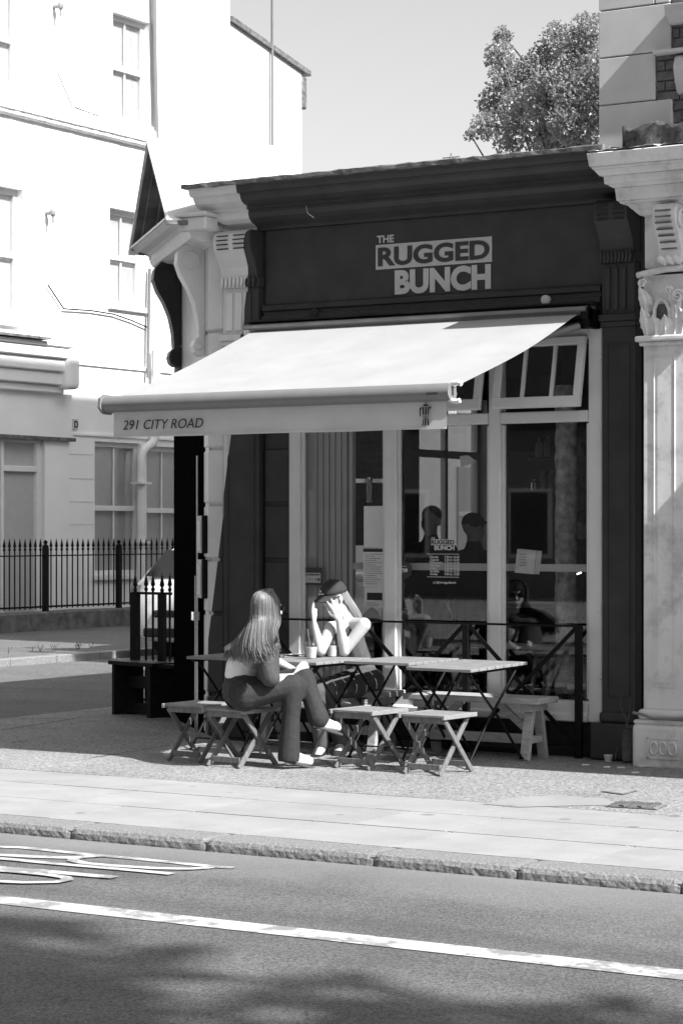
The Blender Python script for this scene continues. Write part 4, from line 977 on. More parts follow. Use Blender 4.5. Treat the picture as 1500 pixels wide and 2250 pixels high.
b = MB(); p = PY(1330,322,-.2); b.prism([(0,0),(.28,0),(.26,.05),(.10,.07),(.03,.05)], (p.x-.06, -.3, ztop+.02), X, Z, Y*.25); tag(b.build('slate_scrap', M_felt), 'dark broken slate lying where the two cornices meet', 'slate')
# its own awning, beyond the right edge of the picture
na = thing('neighbour_awning', 'awning of the neighbouring shop just beyond the right edge', 'awning', (-3.2, -.8, 2.9))
b = MB(); b.prism([(-.32,3.2),(-1.36,2.56),(-1.36,2.36),(-1.34,2.36),(-1.34,2.53),(-.32,3.16)], (-5.2,0,0), Y, Z, X*4); b.build('awning_fabric', M_val, na)

# ------------------------------------------------------------------ white building across the side street
XW = -24.8
wh = thing('white_building', 'tall white rendered building with sash windows across the side street', 'building', (XW, 17, 0))
def wpart(b, name, m=M_white, bev=0., **k): return b.build(name, m, wh, bevel=bev, **k)
def holed(b, x, y0, y1, z0, z1, holes, dep):
    ys = sorted({y0, y1, *[h[0] for h in holes], *[h[1] for h in holes]}); zs = sorted({z0, z1, *[h[2] for h in holes], *[h[3] for h in holes]})
    for ya, yb in zip(ys[:-1], ys[1:]):
        for za, zb in zip(zs[:-1], zs[1:]):
            if any(h[0] <= (ya+yb)/2 <= h[1] and h[2] <= (za+zb)/2 <= h[3] for h in holes): continue
            b.quad((x,ya,za),(x,yb,za),(x,yb,zb),(x,ya,zb))
    for h in holes:
        ya, yb, za, zb = h
        for p, q in (((ya,za),(yb,za)),((yb,za),(yb,zb)),((yb,zb),(ya,zb)),((ya,zb),(ya,za))): b.quad((x,p[0],p[1]),(x,q[0],q[1]),(x-dep,q[0],q[1]),(x-dep,p[0],p[1]))
def op(px0, px1, pt, pb, x=XW):
    pm = (px0+px1)/2; return (PX(px0,600,x).y, PX(px1,600,x).y, PX(pm,pb,x).z, PX(pm,pt,x).z)
ops = [op(248,328,37,268), op(-45,45,-40,196), op(241,318,462,672), op(-42,50,408,702), op(208,308,972,1262), op(322,405,982,1262)]
y505, y664, y337 = PX(505,30,XW).y, PX(664,200,XW).y, PX(338,200,XW).y
b = MB(); holed(b, XW, 9, y505, 0, 14.5, ops, .22); wpart(b, 'wall')
b = MB(); b.box(XW-6, XW-.3, 9, y505, 0, 14.5); wpart(b, 'wall_back')
zA, zB = PX(505,46,XW).z, PX(664,156,XW).z
b = MB(); b.prism([(y505+.002,0),(y664,0),(y664,zB),(y505+.002,zA)], (XW-.02,0,0), Y, Z, X*-6); wpart(b, 'gable_wall')
b = MB(); d = Vector((0,y664+.25-y505,zB-.06-zA)); b.prism([(y505,zA),(y664+.25,zB-.06),(y664+.25,zB+.04),(y505,zA+.1)], (XW+.06,0,0), Y, Z, X*-6); wpart(b, 'roof_verge', M_lead)
b = MB(); b.box(XW-.2, XW+.02, y664, y664+.16, zB-.75, zB-.1); wpart(b, 'gutter_end', M_lead, .03)
def house_window(o, bars, recess=.16, blind=True):
    ya, yb, za, zb = o; xg = XW-recess
    b = MB(); t = .09
    for q in ((ya+.001,yb-.001,zb-t,zb-.001),(ya+.001,yb-.001,za+.001,za+t*.8),(ya+.001,ya+t,za+t*.8,zb-t),(yb-t,yb-.001,za+t*.8,zb-t)): b.box(xg-.05, xg+.03, *q)
    zm = (za+zb)/2
    wn = wpart(b, 'sash_window', M_sash, .006)
    b = MB(); b.box(xg-.02, xg+.05, ya+t, yb-t, zm-.045, zm+.045); b.build('meeting_rail', M_sash, wn, bevel=.005)
    for k in range(1, bars+1):
        yy = ya+t+(yb-ya-2*t)*k/(bars+1); b = MB(); b.box(xg-.015, xg+.012, yy-.016, yy+.016, za+t*.8, zm-.045); b.box(xg-.015, xg+.012, yy-.016, yy+.016, zm+.045, zb-t); b.build('glazing_bar', M_sash, wn)
    for z0_, z1_ in ((za+t*.8, zm-.045),(zm+.045, zb-t)):
        b = MB(); b.box(xg-.012, xg-.006, ya+t, yb-t, z0_, z1_); b.build('pane', M_hglass, wn)
    b = MB()
    if blind:
        nz_ = int((zb-za)/.055)
        for k in range(nz_): z = za+.05+k*.055; b.obox((xg-.045,(ya+yb)/2,z), Y*((yb-ya)/2-.05), X*.008+Z*.025, X*.0008)
    else: b.box(xg-.06, xg-.045, ya, yb, za, zb)
    b.build('blind', M_blind if blind else M_sign, wn)
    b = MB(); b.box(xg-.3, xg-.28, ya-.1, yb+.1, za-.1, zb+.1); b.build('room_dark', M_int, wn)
    b = MB(); b.box(XW-.02, XW+.07, ya-.06, yb+.06, za-.10, za-.002); b.build('sill', M_sash, wn, bevel=.01)
for k, o in enumerate(ops): house_window(o, 1, .16 if k < 4 else .10, k < 4)
# string course with worn top
zs_ = PX(170,258,XW).z; b = MB(); n = 80; vs = []
sec = [(-.02,.36),(.10,.34),(.13,.30),(.13,.10),(.10,.08),(.10,.03),(.05,0),(-.02,0)]
for i in range(n+1):
    yy = 9+(y337-9-.1)*i/n
    for xx, zz in sec: vs.append((XW+xx+random.uniform(-.006,.006)*(xx > 0), yy, zs_-.25+zz+random.uniform(-.008,.008)*(zz > .2)))
m = len(sec); b.add(vs, [(i*m+j, i*m+j+1, (i+1)*m+j+1, (i+1)*m+j) for i in range(n) for j in range(m-1)]+[tuple(range(m)), tuple(n*m+j for j in range(m))]); wpart(b, 'string_course', M_whitew)
# worn strips beside the windows
for o in (ops[1], ops[3]):
    b = MB(); b.box(XW-.01, XW+.012, o[1]+.06, o[1]+.30, o[2]-.3, o[3]+.4); wpart(b, 'worn_surround', M_whitew)
# pipes, cables and anchors
def pipe(pts, r, m, name, xo=.08): b = MB(); b.tube([PX(x, y, XW+xo) for x, y in pts], r, 8); return wpart(b, name, m, smooth=True)
pipe([(337,-60),(339,120),(343,302)], .05, M_alu, 'drainpipe'); pipe([(329,590),(326,720),(325,830)], .032, M_alu, 'drainpipe')
pipe([(598,-60),(598,336)], .028, M_alu, 'vent_pipe', .045)
dp = pipe([(342,770),(342,850),(340,960),(334,975),(318,985),(311,1000),(310,1030),(310,1300)], .085, M_sash, 'downpipe', .12)
for py in (1060,1190): b = MB(); b.box(XW, XW+.24, PX(298,py,XW+.12).y, PX(322,py,XW+.12).y, PX(310,py+4,XW).z, PX(310,py,XW).z); b.build('bracket', M_sash, dp)
for pts in ([(105,625),(140,678),(200,682),(250,690),(290,704),(326,720)],[(127,160),(158,232),(200,248),(250,272),(335,303)],[(165,236),(240,262),(337,300)]): pipe(pts, .014 if pts[0][0] == 105 else .009, M_black, 'cable', .05)
for px, py in ((118,14),(101,468)):
    b = MB(); p = PX(px,py,XW); b.tube([p, p+X*.14], .035, 8); b.ball(p+X*.15, .055, 10, 8, (1,1,1.4)); b.tube([p+X*.155-Z*.05, p+X*.155-Z*.18], .02, 6); wpart(b, 'wall_insulator', M_iron, smooth=True)
# joints of the rendered ground floor
for py in (998,1051,1102,1152):
    b = MB(); b.box(XW-.001, XW+.006, PX(152,py,XW).y, PX(205,py,XW).y, PX(180,py+1.2,XW).z, PX(180,py-1.2,XW).z); wpart(b, 'render_joint', M_blind)
b = MB(); b.box(XW, XW+.04, PX(172,803,XW).y, 22.5, 4.585, 4.64); b.box(XW, XW+.03, PX(160,952,XW).y, PX(400,952,XW).y, PX(200,954,XW).z-.03, PX(200,954,XW).z+.01); wpart(b, 'band_course', M_white)
sgn = thing('letter_plate', 'small wall plate with a dark letter on the white ground floor', 'sign', PX(163,932,XW)); p = PX(163,932,XW)
b = MB(); b.box(XW, XW+.03, p.y-.07, p.y+.07, p.z-.09, p.z+.09); b.build('plate', M_dimp, sgn); text('letter', 'D', (XW+.034, p.y-.045, p.z-.055), Y, Z, .16, M_ink, sgn, .001, .006)
# old shopfront at the far left
XS = -24.45
def sp(px, py): q = PX(px, py, XS); return q.y, q.z
yE = sp(165,900)[0]
b = MB(); b.box(XW, XS-.06, 9, yE, sp(80,960)[1], sp(80,860)[1]); b.box(XW, XS-.05, sp(105,1000)[0], sp(158,1000)[0], 0, sp(80,960)[1]); b.box(XW, XS-.05, 9, sp(2,1000)[0], 0, sp(80,960)[1]); wpart(b, 'shopfront', M_white, .01)
b = MB(); zc = sp(60,860)[1]; zt2 = sp(60,748)[1]; h = zt2-zc
for k, (a, c_, e) in enumerate(((0,.16,.04),(.16,.42,.12),(.42,.68,.18),(.68,.90,.24),(.90,1,.28))): b.box(XW, XS+e, 9, sp(138,800)[0], zc+h*a+.003, zc+h*c_-.003)
wpart(b, 'shopfront_cornice', M_white, .02)
b = MB(); b.box(XW, XS+.26, sp(124,800)[0], sp(152,800)[0], sp(140,856)[1], sp(140,752)[1]); wpart(b, 'cornice_console', M_white, .08, segs=3)
b = MB(); b.box(XW, XS+.37, 9, sp(75,745)[0], zt2+.01, zt2+.05); b.box(XW, XS+.02, 9, yE, sp(80,966)[1], sp(80,958)[1]); wpart(b, 'lead_cover', M_lead)
ya, za = sp(13,1195); yb, zb = sp(103,966)
b = MB(); 
for q in ((ya,ya+.08,za-1.2,zb-.061),(yb-.14,yb,za-1.2,zb-.061),(ya,yb,zb-.06,zb)): b.box(XS-.2, XS-.1, *q)
zz_ = sp(60,1030)[1]; b.box(XS-.2, XS-.1, ya+.081, yb-.141, zz_-.05, zz_+.05); sw = wpart(b, 'shop_window', M_sash, .01)
b = MB(); b.box(XS-.19, XS-.17, ya, yb, .3, zb); b.build('blind', M_sign, sw)

# pale terrace farther up the side street, seen only through the café's windows
pt = thing('pale_terrace', 'pale terrace farther up the side street, glimpsed through the café windows', 'building', (-25, 40, 0))
b = MB(); b.box(-31, XW+.3, 24.2, 62, 0, 7.6); b.build('wall', M_sash, pt)
for k in range(9):
    for z in (1.0, 4.3):
        y0 = 25.5+k*4; b = MB(); b.box(XW+.28, XW+.34, y0, y0+1.3, z, z+2.1); wn = b.build('window', M_sign, pt)
        b = MB(); b.box(XW+.335, XW+.36, y0+.6, y0+.7, z, z+2.1); b.box(XW+.335, XW+.36, y0, y0+1.3, z+1., z+1.1); b.build('glazing_bar', M_sash, wn)
# ------------------------------------------------------------------ fence on its low wall
lw = MB(); n = 30; vs = []
sec = [(-23.68,.06),(-23.68,.34),(-23.64,.36),(-23.38,.36),(-23.34,.33),(-23.33,.06)]
for i in range(n+1):
    for xx, zz in sec: vs.append((xx+random.uniform(-.008,.008), 9+14*i/n, zz+random.uniform(-.008,.008)*(zz > .1)))
m = len(sec); lw.add(vs, [(i*m+j, i*m+j+1, (i+1)*m+j+1, (i+1)*m+j) for i in range(n) for j in range(m-1)]+[tuple(range(m)), tuple(n*m+j for j in range(m))])
tag(lw.build('low_wall', M_conc), 'low stained concrete wall under the long spiked fence', 'wall')
fe = thing('spiked_fence', 'long black spiked iron fence in front of the white building', 'fence', (-23.5, 16, .36))
XF = -23.5; ypost = [PX(px,1300,XF).y for px in (-62,100,261,424)]
pb_ = None; pp_ = None
for a, c_ in zip(ypost[:-1], ypost[1:]):
    for k in range(1, 14):
        yy = a+(c_-a)*k/14
        if pb_ is None:
            b = MB(); b.tube([(XF,yy,.40),(XF,yy,1.40)], .012, 6); spear(b, (XF,yy,1.34), .95); pb_ = b.build('bar', M_black, fe); y_first = yy
        else: inst(pb_, (0, yy-y_first, 0), fe)
for yy in ypost:
    if pp_ is None:
        b = MB(); b.box(XF-.04, XF+.04, yy-.04, yy+.04, .30, 1.40); b.lathe([(.05,0),(.05,.03),(.02,.05),(.035,.075),(.035,.09),(.01,.12)], (XF,yy,1.40), 10); pp_ = b.build('post', M_black, fe); yp0 = yy
    else: inst(pp_, (0, yy-yp0, 0), fe)
b = MB(); b.box(XF-.02, XF+.02, ypost[0], ypost[-1], 1.255, 1.275); b.box(XF-.02, XF+.02, ypost[0], ypost[-1], .42, .45); b.build('rail', M_black, fe)

# ------------------------------------------------------------------ parked car
car = thing('parked_car', 'silver car seen from behind, parked beyond the short spiked railing', 'car', (-17.35, 11.2, KZ+.03))
CX, CY, CZ = -17.42, 9.05, KZ+.03       # near end at CY, centre line CX
def cs_(y, hw, z0, z1, zw, hr):         # half section: hw half width, z0 sill, zw waist, z1 top, hr half roof
    return [(-hw*.92,z0),(-hw,z0+.12),(-hw,zw-.12),(-hw*.965,zw),(-hr-.03,z1-.06),(-hr+.08,z1),(hr-.08,z1),(hr+.03,z1-.06),(hw*.965,zw),(hw,zw-.12),(hw,z0+.12),(hw*.92,z0)]
secs = [(0.0,.70,.40,.62,.58,.6),(.04,.84,.24,.80,.7,.72),(.10,.88,.22,1.0,.95,.80),(.15,.90,.22,1.07,1.0,.80),(.55,.90,.22,1.50,1.0,.66),(.9,.90,.22,1.575,1.0,.66),(2.0,.90,.22,1.57,1.0,.64),(2.6,.90,.22,1.50,1.0,.62),(3.2,.90,.22,1.10,.99,.74),(3.4,.89,.22,1.04,.97,.76),(4.1,.86,.24,.92,.85,.7),(4.25,.76,.32,.8,.7,.6)]
b = MB(); vs = []; m = 12
for y, hw, z0, z1, zw, hr in secs: vs += [(CX+x, CY+y, CZ+z) for x, z in cs_(y, hw, z0, z1, zw, hr)]
n = len(secs); b.add(vs, [(i*m+j, i*m+(j+1)%m, (i+1)*m+(j+1)%m, (i+1)*m+j) for i in range(n-1) for j in range(m)]+[tuple(range(m)), tuple((n-1)*m+j for j in range(m))])
b.build('body', M_car, car, smooth=True, sub=1)
b = MB()
for sg in (-1, 1):
    b.add([(CX+sg*.895,CY+.5,CZ+1.04),(CX+sg*.895,CY+3.0,CZ+1.04),(CX+sg*.69,CY+2.55,CZ+1.44),(CX+sg*.70,CY+.75,CZ+1.46)], [(0,1,2,3)])
b.add([(CX-.70,CY+.150,CZ+1.10),(CX+.70,CY+.150,CZ+1.10),(CX+.58,CY+.47,CZ+1.45),(CX-.58,CY+.47,CZ+1.45)], [(0,1,2,3)])
b.build('window_glass', M_cglass, car)
for sg in (-1, 1):
    b = MB(); b.obox((CX+sg*.80,CY+.10,CZ+.86), X*.07, Y*.05, Z*.13); b.build('tail_light', M_iron, car, bevel=.02)
    b = MB(); b.ball((CX+sg*1.0,CY+2.9,CZ+1.06), .1, 10, 8, (1.1,.6,.75)); b.build('door_mirror', M_car, car, smooth=True)
    for yy in (.85, 3.35):
        c = (CX+sg*.80, CY+yy, CZ+.32); b = MB(); b.lathe([(.22,-.1),(.31,-.09),(.325,-.05),(.325,.05),(.31,.09),(.22,.1)], c, 24, (1,0,0)); wl = b.build('wheel', M_rubber, car, smooth=True)
        b = MB(); b.lathe([(.2,-.06),(.21,.06),(.1,.095),(.03,.1)], c, 16, (sg,0,0)); b.build('rim', M_chrome, wl)
b = MB(); b.box(CX-.62, CX+.62, CY-.01, CY+.06, CZ+.30, CZ+.42); b.box(CX-.45, CX+.45, CY-.012, CY+.06, CZ+.56, CZ+.66); b.build('bumper_trim', M_rubber, car, bevel=.02)
b = MB(); b.box(CX-.26, CX+.26, CY-.028, CY-.012, CZ+.44, CZ+.55); b.build('number_plate', M_dimp, car)
for sg in (-1, 1): b = MB(); b.tube([(CX+sg*.62,CY+1.9,CZ+1.56),(CX+sg*.62,CY+3.4,CZ+1.57)], .022, 8); b.build('roof_rail', M_frame, car)

# ------------------------------------------------------------------ trees
def leaf_tree(root, c, rad, n, size, m, seed, lobes=26, trunk_z=0., droop=.3, given=None):
    random.seed(seed); c = Vector(c)
    L = []
    for k in range(lobes):
        d = Vector((random.gauss(0,1), random.gauss(0,1), random.gauss(0,.9))).normalized()
        r = random.uniform(.35,.92); L.append((Vector((d.x*rad[0]*r, d.y*rad[1]*r, d.z*rad[2]*r)), random.uniform(.22,.42)*min(rad)))
    if given: L = [(PY(px_, py_, c.y+random.uniform(-.45,.45))-c, rp*c_s*.92) for px_, py_, rp in given for c_s in (1/205.,)]
    vs = []; fs = []; wts = [r_**2 for o_, r_ in L]
    for i in range(n):
        o, r = random.choices(L, wts)[0]; d = Vector((random.gauss(0,1), random.gauss(0,1), random.gauss(0,1))).normalized()
        p = c+o+d*r*(random.random()**.45)
        a = Vector((random.gauss(0,1), random.gauss(0,1), random.gauss(-droop,.7))).normalized(); s_ = a.orthogonal(); s_.rotate(__import__('mathutils').Quaternion(a, random.random()*6.28)); nn = a.cross(s_)
        l = size*random.uniform(.7,1.3); w_ = l*.30
        k = len(vs); vs += [p, p+a*l*.5+s_*w_+nn*w_*.35, p+a*l*.95-nn*w_*.35, p+a*l*.5-s_*w_+nn*w_*.35]; fs += [(k,k+1,k+2),(k,k+2,k+3)]
    b = MB(); b.add(vs, fs); b.build('crown', m, root)
    b = MB(); base = Vector((c.x, c.y, trunk_z)); top = c-Z*rad[2]*.3; b.tube([base, base.lerp(top,.5)+X*.05, top], [rad[0]*.11, rad[0]*.085, rad[0]*.06], 10); b.build('trunk', M_trunk, root, smooth=True)
    for k, (o, r) in enumerate(L[:14]):
        s0 = base.lerp(top, random.uniform(.6,1)); e = c+o; b = MB(); b.tube([s0, s0.lerp(e,.5)+Vector((random.uniform(-.1,.1),random.uniform(-.1,.1),.12*rad[2])), e], [rad[0]*.03, rad[0]*.016, rad[0]*.006], 6); b.build('limb', M_trunk, root, smooth=True)
TY = 7.75; tc_ = PY(1262,215,TY)
t = thing('leafy_tree', 'leafy tree with glossy drooping leaves behind the café roof', 'tree', (tc_.x, TY, 0))
leaf_tree(t, tc_, (1.16,1.0,.94), 15500, .046, M_leaf, 21, given=[(1103,75,26),(1098,120,40),(1112,170,50),(1085,225,46),(1065,275,38),(1032,293,16),(1140,235,60),(1160,160,50),(1120,300,45),(1190,285,62),(1200,205,60),(1195,120,40),(1225,80,44),(1262,110,55),(1290,60,44),(1255,190,62),(1262,265,66),(1312,140,60),(1320,230,70),(1210,320,50),(1290,320,60),(1360,180,80)])
# two street trees on the near side of the road, beside and behind the camera: they dapple the road
for k, (q, rd, sd) in enumerate((((13.2,-16.75,16.5),(7.4,7.6,4.4),4),((26.,-15.8,14.5),(6.2,6.,4.8),9))):
    t = thing('street_tree', ['big street tree near the camera that dapples the road','second big street tree farther along the near pavement'][k], 'tree', (q[0], q[1], 0))
    leaf_tree(t, q, rd, 15000, .42, M_leafd, sd, 70, 0, .2)
# small aerial on a far roof
b = MB(); p = PY(991,345,9.); b.tube([p-Z*2.5, p+Z*.05], .012, 6); b.bar(p+X*-.12, p+X*.12, .012); b.bar(p+X*-.08-Z*.06, p+X*.08-Z*.04, .012); tag(b.build('aerial', M_iron), 'tiny television aerial above the café roof line', 'aerial')
# tall rear terrace: out of sight behind the neighbour, shades the foot of the white building
rb = thing('rear_terrace', 'tall brick terrace standing behind the neighbouring house', 'building', (-4, 18, 0))
b = MB(); b.box(-9.6, 6, 8.9, 32, 0, 17.75); b.build('wall', M_backb, rb); b = MB(); b.box(-9.7, 6.1, 8.8, 32.1, 17.75, 18.05); b.build('parapet', M_quoin, rb)
for z in (5.5, 9, 12.5):
    for k in range(7): 
        y0 = 10+k*3.1; b = MB(); b.box(-9.63, -9.55, y0, y0+1.1, z, z+1.9); wn = b.build('window', M_sash, rb); b = MB(); b.box(-9.645, -9.632, y0+.1, y0+1., z+.1, z+1.8); b.build('pane', M_cglass, wn)

# the far side of the main road, behind the camera: it is what the shop windows reflect
ot = thing('opposite_terrace', 'long brick terrace on the far side of the main road, behind the camera', 'building', (-15, -36, 0))
b = MB(); b.box(-90, 60, -46, -34, 0, 13.5); b.build('wall', M_backb, ot); b = MB(); b.box(-90, 60, -34.02, -33.7, 13.1, 13.6); b.build('parapet', M_quoin, ot)
pw = pp = None
for k in range(40):
    for j, z in enumerate((1.0, 4.8, 8.2, 10.9)):
        x0 = -80+k*3.4
        if pw is None:
            b = MB(); b.box(x0, x0+1.2, -34.02, -33.96, z, z+1.7); pw = b.build('window', M_sash, ot); b = MB(); b.box(x0+.1, x0+1.1, -33.96, -33.95, z+.1, z+1.6); pp = b.build('pane', M_cglass, pw); o0 = (x0, z)
        else:
            wn = inst(pw, (x0-o0[0], 0, z-o0[1]), ot); inst(pp, (0,0,0), wn)
# ------------------------------------------------------------------ people
def frame_of(f, pitch=0., roll=0.):
    f = Vector((f[0], f[1], 0)).normalized(); r = Vector((f.y, -f.x, 0)); u = Z.copy()
    f2 = f*math.cos(pitch)+u*math.sin(pitch); u2 = r.cross(f2)
    q = Matrix.Rotation(roll, 3, f2)
    return q @ r, f2, q @ u2
def head_balls(c, r, f, u, s=1.):
    """skull, jaw, chin, cheeks, nose, brow, ears as balls of one surface"""
    R = Matrix((r, f, u)).transposed(); p = lambda a, b_, d: c+(r*a+f*b_+u*d)*s
    bl = [(p(0,-.012,.025), .098*s, (.79,1.,.98), R), (p(0,.030,-.03), .078*s, (.80,.85,1.05), R), (p(0,.040,-.075), .050*s, (.95,.9,.75), R), (p(0,.066,-.098), .022*s, (1.1,1,.9), R),
          (p(.036,.056,-.03), .028*s, (1,1,1.2), R), (p(-.036,.056,-.03), .028*s, (1,1,1.2), R), (p(0,.074,.032), .030*s, (1.6,.8,.7), R), (p(0,.098,-.028), .0155*s, (1,1.1,.8), R), (p(0,.088,-.062), .018*s, (1.3,.8,.8), R),
          (p(.078,-.006,-.012), .032*s, (.35,.65,1), R), (p(-.078,-.006,-.012), .032*s, (.35,.65,1), R)]
    cp = [(p(0,.084,.022), .009*s, p(0,.108,-.024), .0125*s)]
    return bl, cp
def hand(wrist, d, palm_n, side, curl=.2, spread=.25, s=1., thumb=.7, curls=None):
    """palm and five unequal fingers: d = pointing direction, palm_n = palm side, side = towards the thumb"""
    d, palm_n = Vector(d).normalized(), Vector(palm_n); palm_n = (palm_n-d*palm_n.dot(d)).normalized(); sd = d.cross(palm_n); sd = sd if sd.dot(Vector(side)) > 0 else -sd
    cp = []; W = Vector(wrist)
    for k in range(4):
        t = (k-1.5); cp.append((W+sd*(-t*.008)*s, .015*s, W+d*.085*s+sd*(-t*.019)*s, .0125*s))
        L = (.072,.080,.075,.058)[k]*s; b0 = W+d*(.088,.092,.088,.080)[k]*s+sd*(-t*.0195)*s; cu = (curls or [curl]*4)[k]
        dd = (d+sd*(-t*spread*.5)).normalized(); pts = [b0]; a = cu*.6
        for f_ in (.45,.32,.25):
            v = dd*math.cos(a)+palm_n*math.sin(a); pts.append(pts[-1]+v*L*f_); a += cu
        for i, (p, q) in enumerate(zip(pts[:-1], pts[1:])): cp.append((p, (.0118,.0108,.0098)[i]*s, q, (.0108,.0098,.0082)[i]*s))
    t0 = W+d*.022*s+sd*.016*s; t1 = t0+(d*.75+sd*thumb+palm_n*.25).normalized()*.045*s; t2 = t1+(d+sd*thumb*.45+palm_n*.2).normalized()*.032*s; t3 = t2+(d+sd*.1+palm_n*.2).normalized()*.024*s
    cp += [(t0,.016*s,t1,.0115*s),(t1,.0115*s,t2,.0098*s),(t2,.0098*s,t3,.0078*s)]
    return cp
def strands(name, roots, m, parent, rr=.0045, seed=1):
    """locks of hair, each a tapered tube along a Bezier"""
    b = MB()
    for p0, p1, p2, p3, r0 in roots:
        pts = [p0*(1-t/10)**3+p1*3*(t/10)*(1-t/10)**2+p2*3*(t/10)**2*(1-t/10)+p3*(t/10)**3 for t in range(11)] if p1 is not None else p0
        b.tube(pts, [r0*(.75+.6*math.sin(math.pi*min(1,i/10*1.1)))*(1 if i < 9 else .45) for i in range(11)], 4)
    return b.build(name, m, parent, smooth=True)
P = PY
P0 = PY
P = lambda px, py, y: PY(px, py, y-.20)
# --- the long haired woman, on the stool with her back to us
A = thing('person', 'woman with long hair and crossed legs seated on a folding stool, seen from behind', 'person', P(528,1553,-1.72))
hc = P(587,1338,-1.66); r, f, u = frame_of((.52,.85), -.06, .0)
bl, cp = head_balls(hc, r, f, u, 1.)
neck, ch, wa_, pe = P(571,1393,-1.68), P(549,1428,-1.70), P(531,1474,-1.71), P(529,1514,-1.71)
sR, sL = P(571,1412,-1.86), P(541,1420,-1.58)
eR, wR = P(594,1493,-1.80), P(646,1487,-1.56)
eL, wL = P(604,1452,-1.50), P(646,1473,-1.47)
hR, hL = P(537,1528,-1.80), P(525,1522,-1.60)
kR, aR = P(643,1506,-1.62), P(634,1655,-1.62)
kL, aL = P(668,1490,-1.50), P(700,1580,-1.50)
cp += [(hc-u*.06, .055, neck, .052),(neck,.055,ch,.105),(ch,.115,wa_,.10),(wa_,.10,pe,.12),(ch+Z*.06,.07,sR,.052),(ch+Z*.06,.07,sL,.052),
       (sR,.050,eR,.036),(eR,.037,wR,.024),(sL,.048,eL,.036),(eL,.036,wL,.024),(pe,.12,hR,.10),(pe,.12,hL,.10),(hR,.10,kR,.065),(kR,.062,aR,.04),(hL,.10,kL,.065),(kL,.062,aL,.038)]
dR = (P(668,1478,-1.52)-wR); dL = (P(664,1478,-1.50)-wL)
cp += hand(wR, dR+Z*.02, Vector((-.4,.6,.3)), Z, .75, .1, .95, .5)+hand(wL, dL-Z*.01, Vector((.3,-.5,-.5)), Z, .7, .1, .95, .5)
tR, tL = P(676,1672,-1.50), P(738,1597,-1.42)
cp += [(aR,.036,tR,.03),(aL,.036,tL,.03)]
bodyA = skinmesh('body', cp, M_skin, A, .0062, 3, bl)
jb = [(wa_-Z*.015,.108,pe,.135),(pe,.135,hR+Z*.01,.128),(pe,.13,hL,.125),(hR+Z*.01,.124,kR,.078),(kR,.078,kR.lerp(aR,.45),.066),(kR.lerp(aR,.4),.064,aR-Z*.03,.080),(hL,.118,kL,.078),(kL,.078,kL.lerp(aL,.5),.066),(kL.lerp(aL,.5),.066,aL,.078)]
jn = skinmesh('jeans', jb, M_denim, A, .010, 3)
for v in jn.data.vertices:
    z = v.co.z+root_loc(A).z
    if z < .055: v.co.z += .055-z
b = MB(); p = P(500,1498,-1.80); b.box(p.x-.008, p.x+.012, -1.86, -1.852, p.z-.004, p.z+.004)
top = [(ch+Z*.055,.092,wa_+Z*.0,.116),(wa_+Z*.02,.116,wa_-Z*.03,.122),(ch+Z*.05,.07,sL-Z*.02,.05),(sL-Z*.02,.05,sL.lerp(eL,.35),.05),(ch+Z*.03,.09,P(530,1448,-1.72),.08),(ch+Z*.065,.08,sR,.06)]
skinmesh('white_top', top, M_cotton, A, .009, 3)
# dark shirt thrown over the near shoulder and upper arm
sh = [(sR-Z*.01,.056,sR.lerp(eR,.55),.064),(sR.lerp(eR,.5),.064,eR+Z*.015,.070),(neck+X*.02-Z*.03,.07,sR+X*.01,.066),(P(590,1420,-1.76),.075,P(588,1480,-1.74),.085),(P(585,1475,-1.74),.06,P(600,1495,-1.70),.05)]
skinmesh('dark_sleeve', sh, M_jacket, A, .009, 2)
for nm, a_, t_ in (('shoe', aR, tR), ('shoe', aL, tL)):
    d = (t_-a_).normalized(); dn = -Z if nm and a_ is aR else Vector((.15,-.1,-.95)).normalized()
    so_ = skinmesh(nm, [(a_-d*.02+dn*.03,.040,t_+d*.01,.034),(a_+dn*.005,.042,a_+dn*.035,.046),(a_+d*.05+dn*.02,.042,t_,.036)], M_shoe, A, .008, 2)
    b = MB(); b.bar(a_-d*.055+dn*.068, t_+d*.045+dn*.040, .075, .022); b.build('sole', M_sole, so_, bevel=.008, segs=2)
# sunglasses
b = MB(); R3 = Matrix((r,f,u)).transposed()
for sg in (-1,1): b.ball(hc+r*sg*.034+f*.098+u*.012, .028, 10, 8, (1,.3,.8), R3); b.bar(hc+r*sg*.068+f*.088+u*.016, hc+r*sg*.082-f*.005+u*.012, .006)
b.bar(hc-r*.012+f*.105+u*.018, hc+r*.012+f*.105+u*.018, .005); b.build('sunglasses', M_lens, A, smooth=True)
